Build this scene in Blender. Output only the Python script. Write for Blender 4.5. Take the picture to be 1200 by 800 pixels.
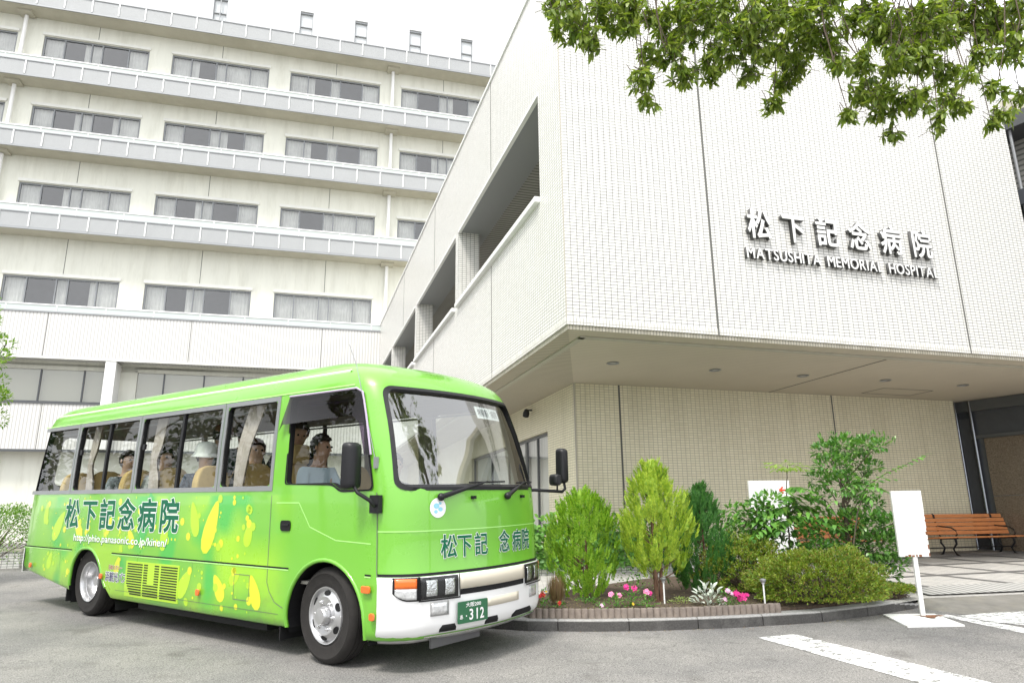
import bpy, bmesh, math, random
from mathutils import Vector, Matrix
from mathutils.bvhtree import BVHTree
random.seed(7)
R = math.radians
for o in list(bpy.data.objects): bpy.data.objects.remove(o)
S = bpy.context.scene
C = S.collection

# ------------------------------------------------------------------ camera, world, sun, exposure
CAM_H = 1.095
cam_d = bpy.data.cameras.new('camera'); cam = bpy.data.objects.new('camera', cam_d); C.objects.link(cam)
S.camera = cam
cam_d.sensor_width = 36; cam_d.lens = 36 * 835 / 1200
cam_d.clip_start = 0.05; cam_d.clip_end = 2000
PITCH, ROLL = R(14.3), -0.012
_cp, _sp, _cr, _sr = math.cos(PITCH), math.sin(PITCH), math.cos(ROLL), math.sin(ROLL)
FW = Vector((0, _cp, _sp)); _r0 = Vector((1, 0, 0)); _u0 = Vector((0, -_sp, _cp))
RT = _r0 * _cr + _u0 * _sr; UP = -_r0 * _sr + _u0 * _cr
cam.matrix_world = Matrix((RT, UP, -FW)).transposed().to_4x4()
cam.location = (0, 0, CAM_H)
def ray(px, py): return FW * 835 + RT * (px - 600) + UP * (400 - py)
def at_y(px, py, Y):
    v = ray(px, py); v = v * (Y / v.y); v.z += CAM_H; return v
def gz(x, y):                                   # the forecourt rises gently away from the camera
    yy = min(y, 19.0)
    return 0.042 * (yy - 6.158) - 0.0013 * (x + 1.545)
def at_g(px, py, dz=0):
    v = ray(px, py)
    k = (-CAM_H - .042 * 6.158 - .0013 * 1.545 + dz) / (v.z - .042 * v.y + .0013 * v.x)
    v = v * k; v.z += CAM_H; return v

SUN_EL, SUN_AZ = R(58), R(205)                  # azimuth measured clockwise from +Y
w = bpy.data.worlds.new('World'); S.world = w; w.use_nodes = True
nt = w.node_tree; nt.nodes.clear()
sky = nt.nodes.new('ShaderNodeTexSky'); sky.sky_type = 'NISHITA'; sky.sun_disc = False
sky.sun_elevation = SUN_EL; sky.sun_rotation = SUN_AZ; sky.dust_density = 6; sky.air_density = 1.2
hs = nt.nodes.new('ShaderNodeHueSaturation'); hs.inputs['Saturation'].default_value = 0.10; hs.inputs['Value'].default_value = 1.0
mx = nt.nodes.new('ShaderNodeMixRGB'); mx.inputs[0].default_value = 0.75; mx.inputs[2].default_value = (9.0, 9.2, 9.5, 1)
bg = nt.nodes.new('ShaderNodeBackground'); bg.inputs[1].default_value = 0.11
out = nt.nodes.new('ShaderNodeOutputWorld')
nt.links.new(sky.outputs[0], hs.inputs['Color']); nt.links.new(hs.outputs[0], mx.inputs[1])
nt.links.new(mx.outputs[0], bg.inputs[0]); nt.links.new(bg.outputs[0], out.inputs[0])
sd = bpy.data.lights.new('sun', 'SUN'); sun = bpy.data.objects.new('sun', sd); C.objects.link(sun)
sd.energy = 1.5; sd.angle = R(12); sd.color = (1, .96, .88)
sv = Vector((math.sin(SUN_AZ) * math.cos(SUN_EL), math.cos(SUN_AZ) * math.cos(SUN_EL), math.sin(SUN_EL)))
sun.rotation_euler = sv.to_track_quat('Z', 'Y').to_euler()
S.view_settings.view_transform = 'Standard'; S.view_settings.look = 'None'
S.view_settings.exposure = 1.2; S.view_settings.gamma = 1

# ------------------------------------------------------------------ tags and object helpers
def tag(o, label=None, cat=None, group=None, kind=None):
    if label: o['label'] = label
    if cat: o['category'] = cat
    if group: o['group'] = group
    if kind: o['kind'] = kind
    return o
def empty(name, loc=(0, 0, 0), rz=0, label=None, cat=None, group=None):
    o = bpy.data.objects.new(name, None); C.objects.link(o); o.location = loc; o.rotation_euler = (0, 0, rz)
    o.empty_display_size = .2
    return tag(o, label, cat, group)
def link(name, me, mat=None, parent=None, smooth=None):
    o = bpy.data.objects.new(name, me); C.objects.link(o)
    if mat is not None:
        for m in (mat if isinstance(mat, (list, tuple)) else [mat]): me.materials.append(m)
    if parent: o.parent = parent
    if smooth is not None:
        for p in me.polygons: p.use_smooth = True
        if smooth < 170: me.set_sharp_from_angle(angle=R(smooth))
    return o
def copy_tree(o, parent=None):
    c = o.copy(); C.objects.link(c); c.parent = parent
    for ch in list(o.children): copy_tree(ch, c)
    return c

class MB:
    """collects verts / faces (with box UVs in metres) into one mesh"""
    def __init__(s): s.v = []; s.f = []; s.m = []
    def add(s, vs, fs, mi=0):
        b = len(s.v); s.v += [tuple(p) for p in vs]; s.f += [tuple(i + b for i in f) for f in fs]; s.m += [mi] * len(fs)
        return s
    def box(s, x0, x1, y0, y1, z0, z1, mi=0, M=None):
        if x0 > x1: x0, x1 = x1, x0
        if y0 > y1: y0, y1 = y1, y0
        if z0 > z1: z0, z1 = z1, z0
        vs = [Vector((x, y, z)) for z in (z0, z1) for y in (y0, y1) for x in (x0, x1)]
        if M: vs = [M @ p for p in vs]
        return s.add(vs, [(0, 2, 3, 1), (4, 5, 7, 6), (0, 1, 5, 4), (2, 6, 7, 3), (0, 4, 6, 2), (1, 3, 7, 5)], mi)
    def quad(s, a, b, c, d, mi=0): return s.add([a, b, c, d], [(0, 1, 2, 3)], mi)
    def tube(s, pts, r, n=8, mi=0, caps=True):
        pts = [Vector(p) for p in pts]; rs = r if isinstance(r, (list, tuple)) else [r] * len(pts)
        b = len(s.v); up = Vector((.13, .27, .95))
        for i, p in enumerate(pts):
            d = (pts[min(i + 1, len(pts) - 1)] - pts[max(i - 1, 0)]).normalized()
            a = d.cross(up)
            if a.length < .05: a = d.cross(Vector((1, 0, 0)))
            a.normalize(); c = d.cross(a).normalized()
            for k in range(n):
                t = 2 * math.pi * k / n; s.v.append(tuple(p + (a * math.cos(t) + c * math.sin(t)) * rs[i]))
        for i in range(len(pts) - 1):
            for k in range(n):
                k2 = (k + 1) % n
                s.f.append((b + i * n + k, b + i * n + k2, b + (i + 1) * n + k2, b + (i + 1) * n + k)); s.m.append(mi)
        if caps:
            s.f.append(tuple(b + k for k in range(n))[::-1]); s.m.append(mi)
            s.f.append(tuple(b + (len(pts) - 1) * n + k for k in range(n))); s.m.append(mi)
        return s
    def lathe(s, prof, n=32, M=None, mi=0, closed=False):
        """profile (r, h) turned about local Z"""
        M = M or Matrix(); b = len(s.v); m = len(prof)
        for k in range(n):
            t = 2 * math.pi * k / n
            for (r, h) in prof: s.v.append(tuple(M @ Vector((r * math.cos(t), r * math.sin(t), h))))
        for k in range(n):
            k2 = (k + 1) % n
            for i in range(m if closed else m - 1):
                j = (i + 1) % m
                s.f.append((b + k * m + i, b + k2 * m + i, b + k2 * m + j, b + k * m + j)); s.m.append(mi)
        return s
    def prism(s, poly, h0, h1, M=None, mi=0):
        """polygon in XY extruded along Z"""
        M = M or Matrix(); n = len(poly)
        vs = [M @ Vector((p[0], p[1], h0)) for p in poly] + [M @ Vector((p[0], p[1], h1)) for p in poly]
        return s.add(vs, [tuple(range(n))[::-1], tuple(range(n, 2 * n))] + [(i, (i + 1) % n, n + (i + 1) % n, n + i) for i in range(n)], mi)
    def sphere(s, c, r, nu=14, nv=9, mi=0, sq=(1, 1, 1)):
        c = Vector(c); prof = []
        b = len(s.v)
        for j in range(nv + 1):
            ph = math.pi * j / nv
            for i in range(nu):
                t = 2 * math.pi * i / nu
                s.v.append((c.x + r * sq[0] * math.sin(ph) * math.cos(t), c.y + r * sq[1] * math.sin(ph) * math.sin(t), c.z + r * sq[2] * math.cos(ph)))
        for j in range(nv):
            for i in range(nu):
                i2 = (i + 1) % nu
                s.f.append((b + j * nu + i, b + (j + 1) * nu + i, b + (j + 1) * nu + i2, b + j * nu + i2)); s.m.append(mi)
        return s
    def mesh(s, name, uv=True):
        me = bpy.data.meshes.new(name); me.from_pydata(s.v, [], s.f); me.update()
        me.polygons.foreach_set('material_index', s.m)
        if uv:
            l = me.uv_layers.new(name='UVMap').data
            for p in me.polygons:
                n = p.normal; ax = max(range(3), key=lambda i: abs(n[i]))
                for li in p.loop_indices:
                    v = me.vertices[me.loops[li].vertex_index].co
                    l[li].uv = (v.y, v.z) if ax == 0 else ((v.x, v.z) if ax == 1 else (v.x, v.y))
        return me
    def build(s, name, mat, parent=None, smooth=None, uv=True, clean=False):
        me = s.mesh(name, uv)
        if clean:
            bm = bmesh.new(); bm.from_mesh(me); bmesh.ops.remove_doubles(bm, verts=bm.verts, dist=1e-5)
            bmesh.ops.recalc_face_normals(bm, faces=bm.faces); bm.to_mesh(me); bm.free()
        return link(name, me, mat, parent, smooth)
def box_part(name, dims, mat, parent=None, bevel=0):
    o = MB().box(*dims).build(name, mat, parent)
    if bevel: bev(o, bevel)
    return o
def bev(o, w_, seg=2):
    m = o.modifiers.new('bevel', 'BEVEL'); m.width = w_; m.segments = seg; m.limit_method = 'ANGLE'; m.angle_limit = R(40)
    return o

# ------------------------------------------------------------------ materials
def newmat(name):
    m = bpy.data.materials.new(name); m.use_nodes = True
    b = m.node_tree.nodes['Principled BSDF']; return m, m.node_tree, b
def sset(b, **k):
    for n, v in k.items():
        n = n.replace('_', ' ')
        if n in b.inputs: b.inputs[n].default_value = v
def mat(name, col, rough=.6, metal=0, var=0.0, scale=4.0, bump=0.0, bscale=40, coat=0, emit=0, coord='Object', dirt=None, dscale=1.2, damt=.4, spec=None, stretch=None):
    m, nt, b = newmat(name); N, L = nt.nodes, nt.links
    c4 = tuple(col) + (1,)
    b.inputs['Base Color'].default_value = c4; b.inputs['Roughness'].default_value = rough; b.inputs['Metallic'].default_value = metal
    if coat: b.inputs['Coat Weight'].default_value = coat; b.inputs['Coat Roughness'].default_value = .04
    if spec is not None: b.inputs['Specular IOR Level'].default_value = spec
    if emit: b.inputs['Emission Color'].default_value = c4; b.inputs['Emission Strength'].default_value = emit
    if var or bump or dirt:
        tc = N.new('ShaderNodeTexCoord'); src = tc.outputs[coord]
        if stretch:
            mp = N.new('ShaderNodeMapping'); mp.inputs['Scale'].default_value = stretch; L.new(src, mp.inputs[0]); src = mp.outputs[0]
    cur = None
    if var:
        n = N.new('ShaderNodeTexNoise'); n.inputs['Scale'].default_value = scale; n.inputs['Detail'].default_value = 6; n.inputs['Roughness'].default_value = .65
        L.new(src, n.inputs['Vector'])
        r = N.new('ShaderNodeValToRGB'); r.color_ramp.elements[0].position = .3; r.color_ramp.elements[1].position = .7
        r.color_ramp.elements[0].color = tuple(max(0, c * (1 - var)) for c in col) + (1,)
        r.color_ramp.elements[1].color = tuple(min(1, c * (1 + var)) for c in col) + (1,)
        L.new(n.outputs['Fac'], r.inputs[0]); cur = r.outputs[0]
    if dirt:
        n = N.new('ShaderNodeTexNoise'); n.inputs['Scale'].default_value = dscale; n.inputs['Detail'].default_value = 8; n.inputs['Roughness'].default_value = .7
        L.new(src, n.inputs['Vector'])
        r = N.new('ShaderNodeValToRGB'); r.color_ramp.elements[0].position = .48; r.color_ramp.elements[1].position = .75
        r.color_ramp.elements[0].color = (0, 0, 0, 1); r.color_ramp.elements[1].color = (damt, damt, damt, 1)
        L.new(n.outputs['Fac'], r.inputs[0])
        x = N.new('ShaderNodeMixRGB'); L.new(r.outputs[0], x.inputs[0])
        if cur: L.new(cur, x.inputs[1])
        else: x.inputs[1].default_value = c4
        x.inputs[2].default_value = tuple(dirt) + (1,); cur = x.outputs[0]
    if cur: L.new(cur, b.inputs['Base Color'])
    if bump:
        n = N.new('ShaderNodeTexNoise'); n.inputs['Scale'].default_value = bscale; n.inputs['Detail'].default_value = 5
        L.new(src, n.inputs['Vector']); bp = N.new('ShaderNodeBump'); bp.inputs['Strength'].default_value = bump; bp.inputs['Distance'].default_value = .01
        L.new(n.outputs['Fac'], bp.inputs['Height']); L.new(bp.outputs[0], b.inputs['Normal'])
    return m
def tile_mat(name, c1, c2, grout, bw=.1, rh=.05, mortar=.0048, rough=.35, stain=None, samt=.25, offset=0.0):
    m, nt, b = newmat(name); N, L = nt.nodes, nt.links
    tc = N.new('ShaderNodeTexCoord'); br = N.new('ShaderNodeTexBrick'); br.offset = offset; br.squash = 1
    br.inputs['Scale'].default_value = 1; br.inputs['Brick Width'].default_value = bw; br.inputs['Row Height'].default_value = rh
    br.inputs['Mortar Size'].default_value = mortar; br.inputs['Mortar Smooth'].default_value = .1; br.inputs['Bias'].default_value = 0
    br.inputs['Color1'].default_value = tuple(c1) + (1,); br.inputs['Color2'].default_value = tuple(c2) + (1,); br.inputs['Mortar'].default_value = tuple(grout) + (1,)
    L.new(tc.outputs['UV'], br.inputs['Vector']); cur = br.outputs['Color']
    n = N.new('ShaderNodeTexNoise'); n.inputs['Scale'].default_value = .8; n.inputs['Detail'].default_value = 8; n.inputs['Roughness'].default_value = .7
    mp = N.new('ShaderNodeMapping'); mp.inputs['Scale'].default_value = (4.5, 4.5, .30); L.new(tc.outputs['Object'], mp.inputs[0]); L.new(mp.outputs[0], n.inputs['Vector'])
    r = N.new('ShaderNodeValToRGB'); r.color_ramp.elements[0].position = .45; r.color_ramp.elements[1].position = .8
    r.color_ramp.elements[0].color = (0, 0, 0, 1); r.color_ramp.elements[1].color = (samt, samt, samt, 1); L.new(n.outputs['Fac'], r.inputs[0])
    x = N.new('ShaderNodeMixRGB'); L.new(r.outputs[0], x.inputs[0]); L.new(cur, x.inputs[1]); x.inputs[2].default_value = tuple(stain or grout) + (1,)
    L.new(x.outputs[0], b.inputs['Base Color']); b.inputs['Roughness'].default_value = rough
    bp = N.new('ShaderNodeBump'); bp.inputs['Strength'].default_value = .5; bp.inputs['Distance'].default_value = .003; bp.invert = True
    L.new(br.outputs['Fac'], bp.inputs['Height']); L.new(bp.outputs[0], b.inputs['Normal'])
    return m
def rib_mat(name, c, dark, pitch, axis='x', rough=.5, duty=.25, var=.03):
    """fine ribs (corrugation / louvre grooves) across the UV x or y axis"""
    m, nt, b = newmat(name); N, L = nt.nodes, nt.links
    tc = N.new('ShaderNodeTexCoord'); sx = N.new('ShaderNodeSeparateXYZ'); L.new(tc.outputs['UV'], sx.inputs[0])
    d = N.new('ShaderNodeMath'); d.operation = 'DIVIDE'; d.inputs[1].default_value = pitch; L.new(sx.outputs[0 if axis == 'x' else 1], d.inputs[0])
    fr = N.new('ShaderNodeMath'); fr.operation = 'FRACT'; L.new(d.outputs[0], fr.inputs[0])
    lt = N.new('ShaderNodeMath'); lt.operation = 'LESS_THAN'; lt.inputs[1].default_value = duty; L.new(fr.outputs[0], lt.inputs[0])
    n = N.new('ShaderNodeTexNoise'); n.inputs['Scale'].default_value = 1.3; n.inputs['Detail'].default_value = 7; L.new(tc.outputs['Object'], n.inputs['Vector'])
    r = N.new('ShaderNodeValToRGB'); r.color_ramp.elements[0].position = .3; r.color_ramp.elements[1].position = .7
    r.color_ramp.elements[0].color = tuple(q * (1 - var * 2) for q in c) + (1,); r.color_ramp.elements[1].color = tuple(c) + (1,); L.new(n.outputs['Fac'], r.inputs[0])
    x = N.new('ShaderNodeMixRGB'); L.new(lt.outputs[0], x.inputs[0]); L.new(r.outputs[0], x.inputs[1]); x.inputs[2].default_value = tuple(dark) + (1,)
    L.new(x.outputs[0], b.inputs['Base Color']); b.inputs['Roughness'].default_value = rough
    bp = N.new('ShaderNodeBump'); bp.inputs['Strength'].default_value = .6; bp.inputs['Distance'].default_value = .01; bp.invert = True
    L.new(lt.outputs[0], bp.inputs['Height']); L.new(bp.outputs[0], b.inputs['Normal'])
    return m
def glass_mat(name, tint=(.6, .65, .62), refl=1.0, ior=1.5):
    m = bpy.data.materials.new(name); m.use_nodes = True; nt = m.node_tree; N, L = nt.nodes, nt.links; N.clear()
    t = N.new('ShaderNodeBsdfTransparent'); t.inputs[0].default_value = tuple(tint) + (1,)
    g = N.new('ShaderNodeBsdfGlossy'); g.inputs['Roughness'].default_value = .01; g.inputs[0].default_value = (refl, refl, refl, 1)
    lw_ = N.new('ShaderNodeLayerWeight'); lw_.inputs[0].default_value = .5; p5 = N.new('ShaderNodeMath'); p5.operation = 'POWER'; p5.inputs[1].default_value = 5; L.new(lw_.outputs['Facing'], p5.inputs[0])
    F0 = ((ior - 1) / (ior + 1)) ** 2; f = N.new('ShaderNodeMath'); f.operation = 'MULTIPLY_ADD'; f.inputs[1].default_value = 1 - F0; f.inputs[2].default_value = F0; L.new(p5.outputs[0], f.inputs[0])
    x = N.new('ShaderNodeMixShader'); o = N.new('ShaderNodeOutputMaterial')
    L.new(f.outputs[0], x.inputs[0]); L.new(t.outputs[0], x.inputs[1]); L.new(g.outputs[0], x.inputs[2]); L.new(x.outputs[0], o.inputs[0])
    return m
def leaf_mat(name, ramp, rough=.5, transl=.35, sh=0.0):
    """leaf colours picked per leaf (random per island)"""
    m, nt, b = newmat(name); N, L = nt.nodes, nt.links
    g = N.new('ShaderNodeNewGeometry'); r = N.new('ShaderNodeValToRGB')
    e = r.color_ramp.elements
    while len(e) < len(ramp): e.new(.5)
    for i, c in enumerate(ramp): e[i].position = i / (len(ramp) - 1) if len(ramp) > 1 else 0; e[i].color = tuple(c) + (1,)
    tc = N.new('ShaderNodeTexCoord'); nz = N.new('ShaderNodeTexNoise'); nz.inputs['Scale'].default_value = 7; nz.inputs['Detail'].default_value = 3; L.new(tc.outputs['Object'], nz.inputs['Vector'])
    ad = N.new('ShaderNodeMath'); ad.operation = 'MULTIPLY_ADD'; ad.inputs[1].default_value = 1.3; ad.inputs[2].default_value = -.65; L.new(nz.outputs['Fac'], ad.inputs[0])
    a2 = N.new('ShaderNodeMath'); a2.operation = 'MULTIPLY_ADD'; a2.inputs[1].default_value = .8; a2.use_clamp = True; L.new(g.outputs['Random Per Island'], a2.inputs[0])
    a3 = N.new('ShaderNodeMath'); a3.operation = 'ADD'; a3.inputs[1].default_value = .1; L.new(ad.outputs[0], a3.inputs[0]); L.new(a3.outputs[0], a2.inputs[2])
    L.new(a2.outputs[0], r.inputs[0]); L.new(r.outputs[0], b.inputs['Base Color']); b.inputs['Roughness'].default_value = rough
    t = N.new('ShaderNodeBsdfTranslucent'); hv = N.new('ShaderNodeHueSaturation'); hv.inputs['Value'].default_value = 1.3; hv.inputs['Saturation'].default_value = 1.1; hv.inputs['Hue'].default_value = .49
    L.new(r.outputs[0], hv.inputs['Color']); L.new(hv.outputs[0], t.inputs[0])
    x = N.new('ShaderNodeMixShader'); x.inputs[0].default_value = transl
    o = [n for n in N if n.type == 'OUTPUT_MATERIAL'][0]
    L.new(b.outputs[0], x.inputs[1]); L.new(t.outputs[0], x.inputs[2]); L.new(x.outputs[0], o.inputs[0])
    return m

M_tile_white = tile_mat('white wall tile', (.80, .79, .76), (.73, .72, .69), (.17, .17, .16), stain=(.55, .52, .44), samt=.18)
M_tile_cream = tile_mat('cream wall tile', (.80, .75, .57), (.74, .69, .51), (.42, .385, .285), stain=(.30, .26, .16), samt=.3, mortar=.005)
M_soldier = tile_mat('soldier course tile', (.80, .79, .76), (.70, .69, .65), (.34, .33, .30), bw=.05, rh=.2, stain=(.40, .36, .26), samt=.4)
M_soldier2 = tile_mat('stained soldier course tile', (.66, .62, .52), (.52, .48, .38), (.20, .18, .14), bw=.05, rh=.2, stain=(.2, .17, .1), samt=.6)
M_render = mat('painted render', (.72, .72, .645), .8, var=.05, scale=.6, bump=.25, bscale=30, dirt=(.42, .41, .33), dscale=.9, damt=.45, stretch=(2.2, 2.2, .35))
M_white_p = mat('white painted metal', (.80, .80, .79), .45, var=.03)
M_conc = mat('pale concrete', (.50, .48, .40), .8, var=.07, scale=1.5, dirt=(.36, .34, .26), dscale=.8, damt=.4)
M_soffit = rib_mat('soffit boards', (.60, .545, .44), (.48, .43, .34), .1, 'y', .7, .12)
M_soffit_rib = rib_mat('ribbed soffit', (.54, .49, .39), (.30, .27, .21), .1, 'y', .7, .3)
M_fascia = rib_mat('grey balcony panel', (.41, .42, .425), (.31, .32, .33), .05, 'y', .5, .3)
M_ribpanel = rib_mat('ribbed white panel', (.66, .65, .63), (.46, .45, .44), .13, 'x', .6, .3)
M_steel = mat('grey steel', (.30, .31, .32), .45, metal=.3)
M_joint = mat('dark joint sealant', (.13, .13, .12), .8)
M_alu = mat('grey aluminium', (.45, .46, .48), .35, metal=.7, var=.04)
M_darkalu = mat('dark window frame', (.10, .105, .11), .4, metal=.3)
M_glass_b = glass_mat('building glass', (.82, .84, .86), 1, 2.1)
M_frost = mat('frosted guard panel', (.50, .55, .53), .35)
M_curtain = rib_mat('pale curtain', (.70, .68, .62), (.52, .50, .45), .11, 'x', .9, .4)
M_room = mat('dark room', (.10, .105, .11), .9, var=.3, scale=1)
M_room_l = mat('dim pale room', (.34, .33, .27), .9, var=.2, scale=.7)
M_darkrib = rib_mat('dark louvred ceiling', (.36, .35, .32), (.14, .14, .13), .12, 'y', .7, .35)
M_slate = mat('dark glazed panel', (.06, .065, .075), .18, var=.1)
M_granite = mat('brown granite', (.16, .125, .09), .12, var=.5, scale=45, dirt=(.06, .05, .04), dscale=60, damt=.8)
M_black = mat('black rubber', (.008, .008, .009), .7, spec=.3)
M_blackgl = mat('black gloss plastic', (.010, .010, .012), .42, spec=.35)

# ------------------------------------------------------------------ ground
def asphalt():
    m, nt, b = newmat('asphalt'); N, L = nt.nodes, nt.links
    tc = N.new('ShaderNodeTexCoord')
    v = N.new('ShaderNodeTexNoise'); v.inputs['Scale'].default_value = 95; v.inputs['Detail'].default_value = 5; v.inputs['Roughness'].default_value = .8
    L.new(tc.outputs['Object'], v.inputs['Vector'])
    r = N.new('ShaderNodeValToRGB'); e = r.color_ramp.elements
    e[0].position = .36; e[0].color = (.05, .049, .048, 1); e[1].position = .64; e[1].color = (.42, .41, .395, 1)
    L.new(v.outputs['Fac'], r.inputs[0])
    n = N.new('ShaderNodeTexNoise'); n.inputs['Scale'].default_value = .8; n.inputs['Detail'].default_value = 7; n.inputs['Roughness'].default_value = .65; L.new(tc.outputs['Object'], n.inputs['Vector'])
    r2 = N.new('ShaderNodeValToRGB'); e = r2.color_ramp.elements; e[0].position = .3; e[0].color = (.66, .66, .67, 1); e[1].position = .72; e[1].color = (1.12, 1.1, 1.06, 1); L.new(n.outputs['Fac'], r2.inputs[0])
    x = N.new('ShaderNodeMixRGB'); x.blend_type = 'MULTIPLY'; x.inputs[0].default_value = 1; L.new(r.outputs[0], x.inputs[1]); L.new(r2.outputs[0], x.inputs[2])
    # fine cracks and darker oil / tyre stains
    nd = N.new('ShaderNodeTexNoise'); nd.inputs['Scale'].default_value = 2.2; nd.inputs['Detail'].default_value = 6; L.new(tc.outputs['Object'], nd.inputs['Vector'])
    mixv = N.new('ShaderNodeMixRGB'); mixv.inputs[0].default_value = .35; L.new(tc.outputs['Object'], mixv.inputs[1]); L.new(nd.outputs['Color'], mixv.inputs[2])
    vo = N.new('ShaderNodeTexVoronoi'); vo.feature = 'DISTANCE_TO_EDGE'; vo.inputs['Scale'].default_value = .8; L.new(mixv.outputs[0], vo.inputs['Vector'])
    rc = N.new('ShaderNodeValToRGB'); rc.color_ramp.elements[0].position = .0; rc.color_ramp.elements[0].color = (.55, .55, .55, 1); rc.color_ramp.elements[1].position = .006; rc.color_ramp.elements[1].color = (1, 1, 1, 1); L.new(vo.outputs['Distance'], rc.inputs[0])
    xc = N.new('ShaderNodeMixRGB'); xc.blend_type = 'MULTIPLY'; L.new(n.outputs['Fac'], xc.inputs[0]); L.new(x.outputs[0], xc.inputs[1]); L.new(rc.outputs[0], xc.inputs[2])
    ns = N.new('ShaderNodeTexNoise'); ns.inputs['Scale'].default_value = 2.6; ns.inputs['Detail'].default_value = 4; L.new(tc.outputs['Object'], ns.inputs['Vector'])
    rs_ = N.new('ShaderNodeValToRGB'); rs_.color_ramp.elements[0].position = .27; rs_.color_ramp.elements[0].color = (.74, .73, .72, 1); rs_.color_ramp.elements[1].position = .40; rs_.color_ramp.elements[1].color = (1, 1, 1, 1); L.new(ns.outputs['Fac'], rs_.inputs[0])
    xs_ = N.new('ShaderNodeMixRGB'); xs_.blend_type = 'MULTIPLY'; xs_.inputs[0].default_value = 1; L.new(xc.outputs[0], xs_.inputs[1]); L.new(rs_.outputs[0], xs_.inputs[2])
    L.new(xs_.outputs[0], b.inputs['Base Color']); b.inputs['Roughness'].default_value = .85
    bp = N.new('ShaderNodeBump'); bp.inputs['Strength'].default_value = .7; bp.inputs['Distance'].default_value = .006
    L.new(v.outputs['Fac'], bp.inputs['Height']); L.new(bp.outputs[0], b.inputs['Normal'])
    return m
M_asph = asphalt()
def sheet(name, poly, dz, mat_, thick=0, parent=None, kind='structure'):
    """flat polygon draped on the sloping ground, dz above it"""
    n = len(poly); mb = MB()
    top = [Vector((x, y, gz(x, y) + dz)) for x, y in poly]
    mb.add(top, [tuple(range(n))])
    if thick:
        bot = [p - Vector((0, 0, thick)) for p in top]
        mb.add(top + bot, [((i + 1) % n, i, n + i, n + (i + 1) % n) for i in range(n)])
    o = mb.build(name, mat_, parent)
    if kind: o['kind'] = kind
    return o
g = MB()
xs = [-500, 500]; ys = [-500, 19, 19.001, 900]
for j in range(3):
    y0, y1 = ys[j], ys[j + 1]
    if j == 1: continue
    g.quad(*[(x, y, gz(x, y)) for x, y in ((xs[0], y0), (xs[1], y0), (xs[1], y1), (xs[0], y1))])
o = g.build('ground', M_asph, clean=True); o['kind'] = 'structure'

# paint
def paint_mat():
    m, nt, b = newmat('worn white road paint'); N, L = nt.nodes, nt.links
    tc = N.new('ShaderNodeTexCoord'); n = N.new('ShaderNodeTexNoise'); n.inputs['Scale'].default_value = 14; n.inputs['Detail'].default_value = 10; n.inputs['Roughness'].default_value = .8
    L.new(tc.outputs['Object'], n.inputs['Vector']); r = N.new('ShaderNodeValToRGB'); e = r.color_ramp.elements
    e[0].position = .505; e[0].color = (.80, .80, .78, 1); e[1].position = .545; e[1].color = (.20, .20, .19, 1); L.new(n.outputs['Fac'], r.inputs[0])
    L.new(r.outputs[0], b.inputs['Base Color']); b.inputs['Roughness'].default_value = .7
    return m
M_paint = paint_mat()
sheet('road_marking', [at_g(*q).xy for q in ((888, 747), (932, 743), (1210, 812), (1120, 812))], .004, M_paint)
sheet('road_marking', [at_g(*q).xy for q in ((1093, 720), (1110, 720), (1260, 746), (1260, 754))], .004, M_paint)
sheet('road_marking', [at_g(*q).xy for q in ((1122, 721.5), (1260, 707), (1260, 738), (1165, 729))], .004, M_paint)

# paving of the forecourt (light blocks in dark bands)
M_pave = tile_mat('pale paving blocks', (.50, .48, .45), (.42, .41, .39), (.25, .24, .23), bw=.2, rh=.1, mortar=.006, rough=.8, stain=(.3, .29, .27), samt=.4, offset=.5)
M_band = mat('dark paving band', (.16, .155, .15), .8, var=.2, scale=12)
M_rib = rib_mat('ribbed ramp paving', (.48, .47, .45), (.20, .2, .19), .11, 'x', .8, .4)
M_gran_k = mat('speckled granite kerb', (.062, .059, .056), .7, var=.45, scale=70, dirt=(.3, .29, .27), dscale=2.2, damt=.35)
M_gran_t = mat('pale kerb top', (.30, .295, .285), .7, var=.3, scale=60)  # top of the kerb, paler than its upright face

YF = R(73.0); dF = Vector((math.sin(YF), math.cos(YF), 0)); dL = Vector((-dF.y, dF.x, 0))
K0 = Vector((.762, 9.53, 0))
def B(u, v, z=0): return K0 + dF * u + dL * v + Vector((0, 0, z))
# outer paving polygon: follows the kerb, then the planter, out to the right
kerb_foot = [(-5.5, 11.2), (-2.6, 9.1), (-1.2, 8.15), (-.384, 7.78), (.135, 7.57), (.81, 7.50), (1.32, 7.51), (2.19, 7.62), (3.14, 7.86), (3.97, 8.28), (4.62, 8.70), (4.82, 8.86)]
P1 = kerb_foot + [(6.2, 9.15), (9, 9.7), (30, 14.0), (30, 16.5), tuple(B(22, 3.72).xy), tuple(B(1.58, 3.72).xy), tuple(B(1.58, 24).xy), (-4.9, 23), (-6.6, 14)]
M_rampconc = mat('worn asphalt ramp', (.20, .19, .17), .85, var=.2, scale=5, dirt=(.3, .27, .2), dscale=3, damt=.5)
pv = MB()
def pz(x, y): return gz(x, y) + .095 - .1 * max(0, min(1, (y - 8) / 7))
def drape(poly, dz): return [(x, y, pz(x, y) + dz - .118) for x, y in poly]
pv.add(drape(P1, .118), [tuple(range(len(P1)))])
bmp = bmesh.new(); pme = pv.mesh('pavement'); bmp.from_mesh(pme)
for yy in (8, 15):
    bmesh.ops.bisect_plane(bmp, geom=bmp.verts[:] + bmp.edges[:] + bmp.faces[:], plane_co=(0, yy, 0), plane_no=(0, 1, 0))
for v in bmp.verts: v.co.z = pz(v.co.x, v.co.y)
bmesh.ops.triangulate(bmp, faces=bmp.faces[:]); bmp.to_mesh(pme); bmp.free()
o = link('pavement', pme, [M_pave]); o['kind'] = 'structure'
bands = MB()
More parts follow.
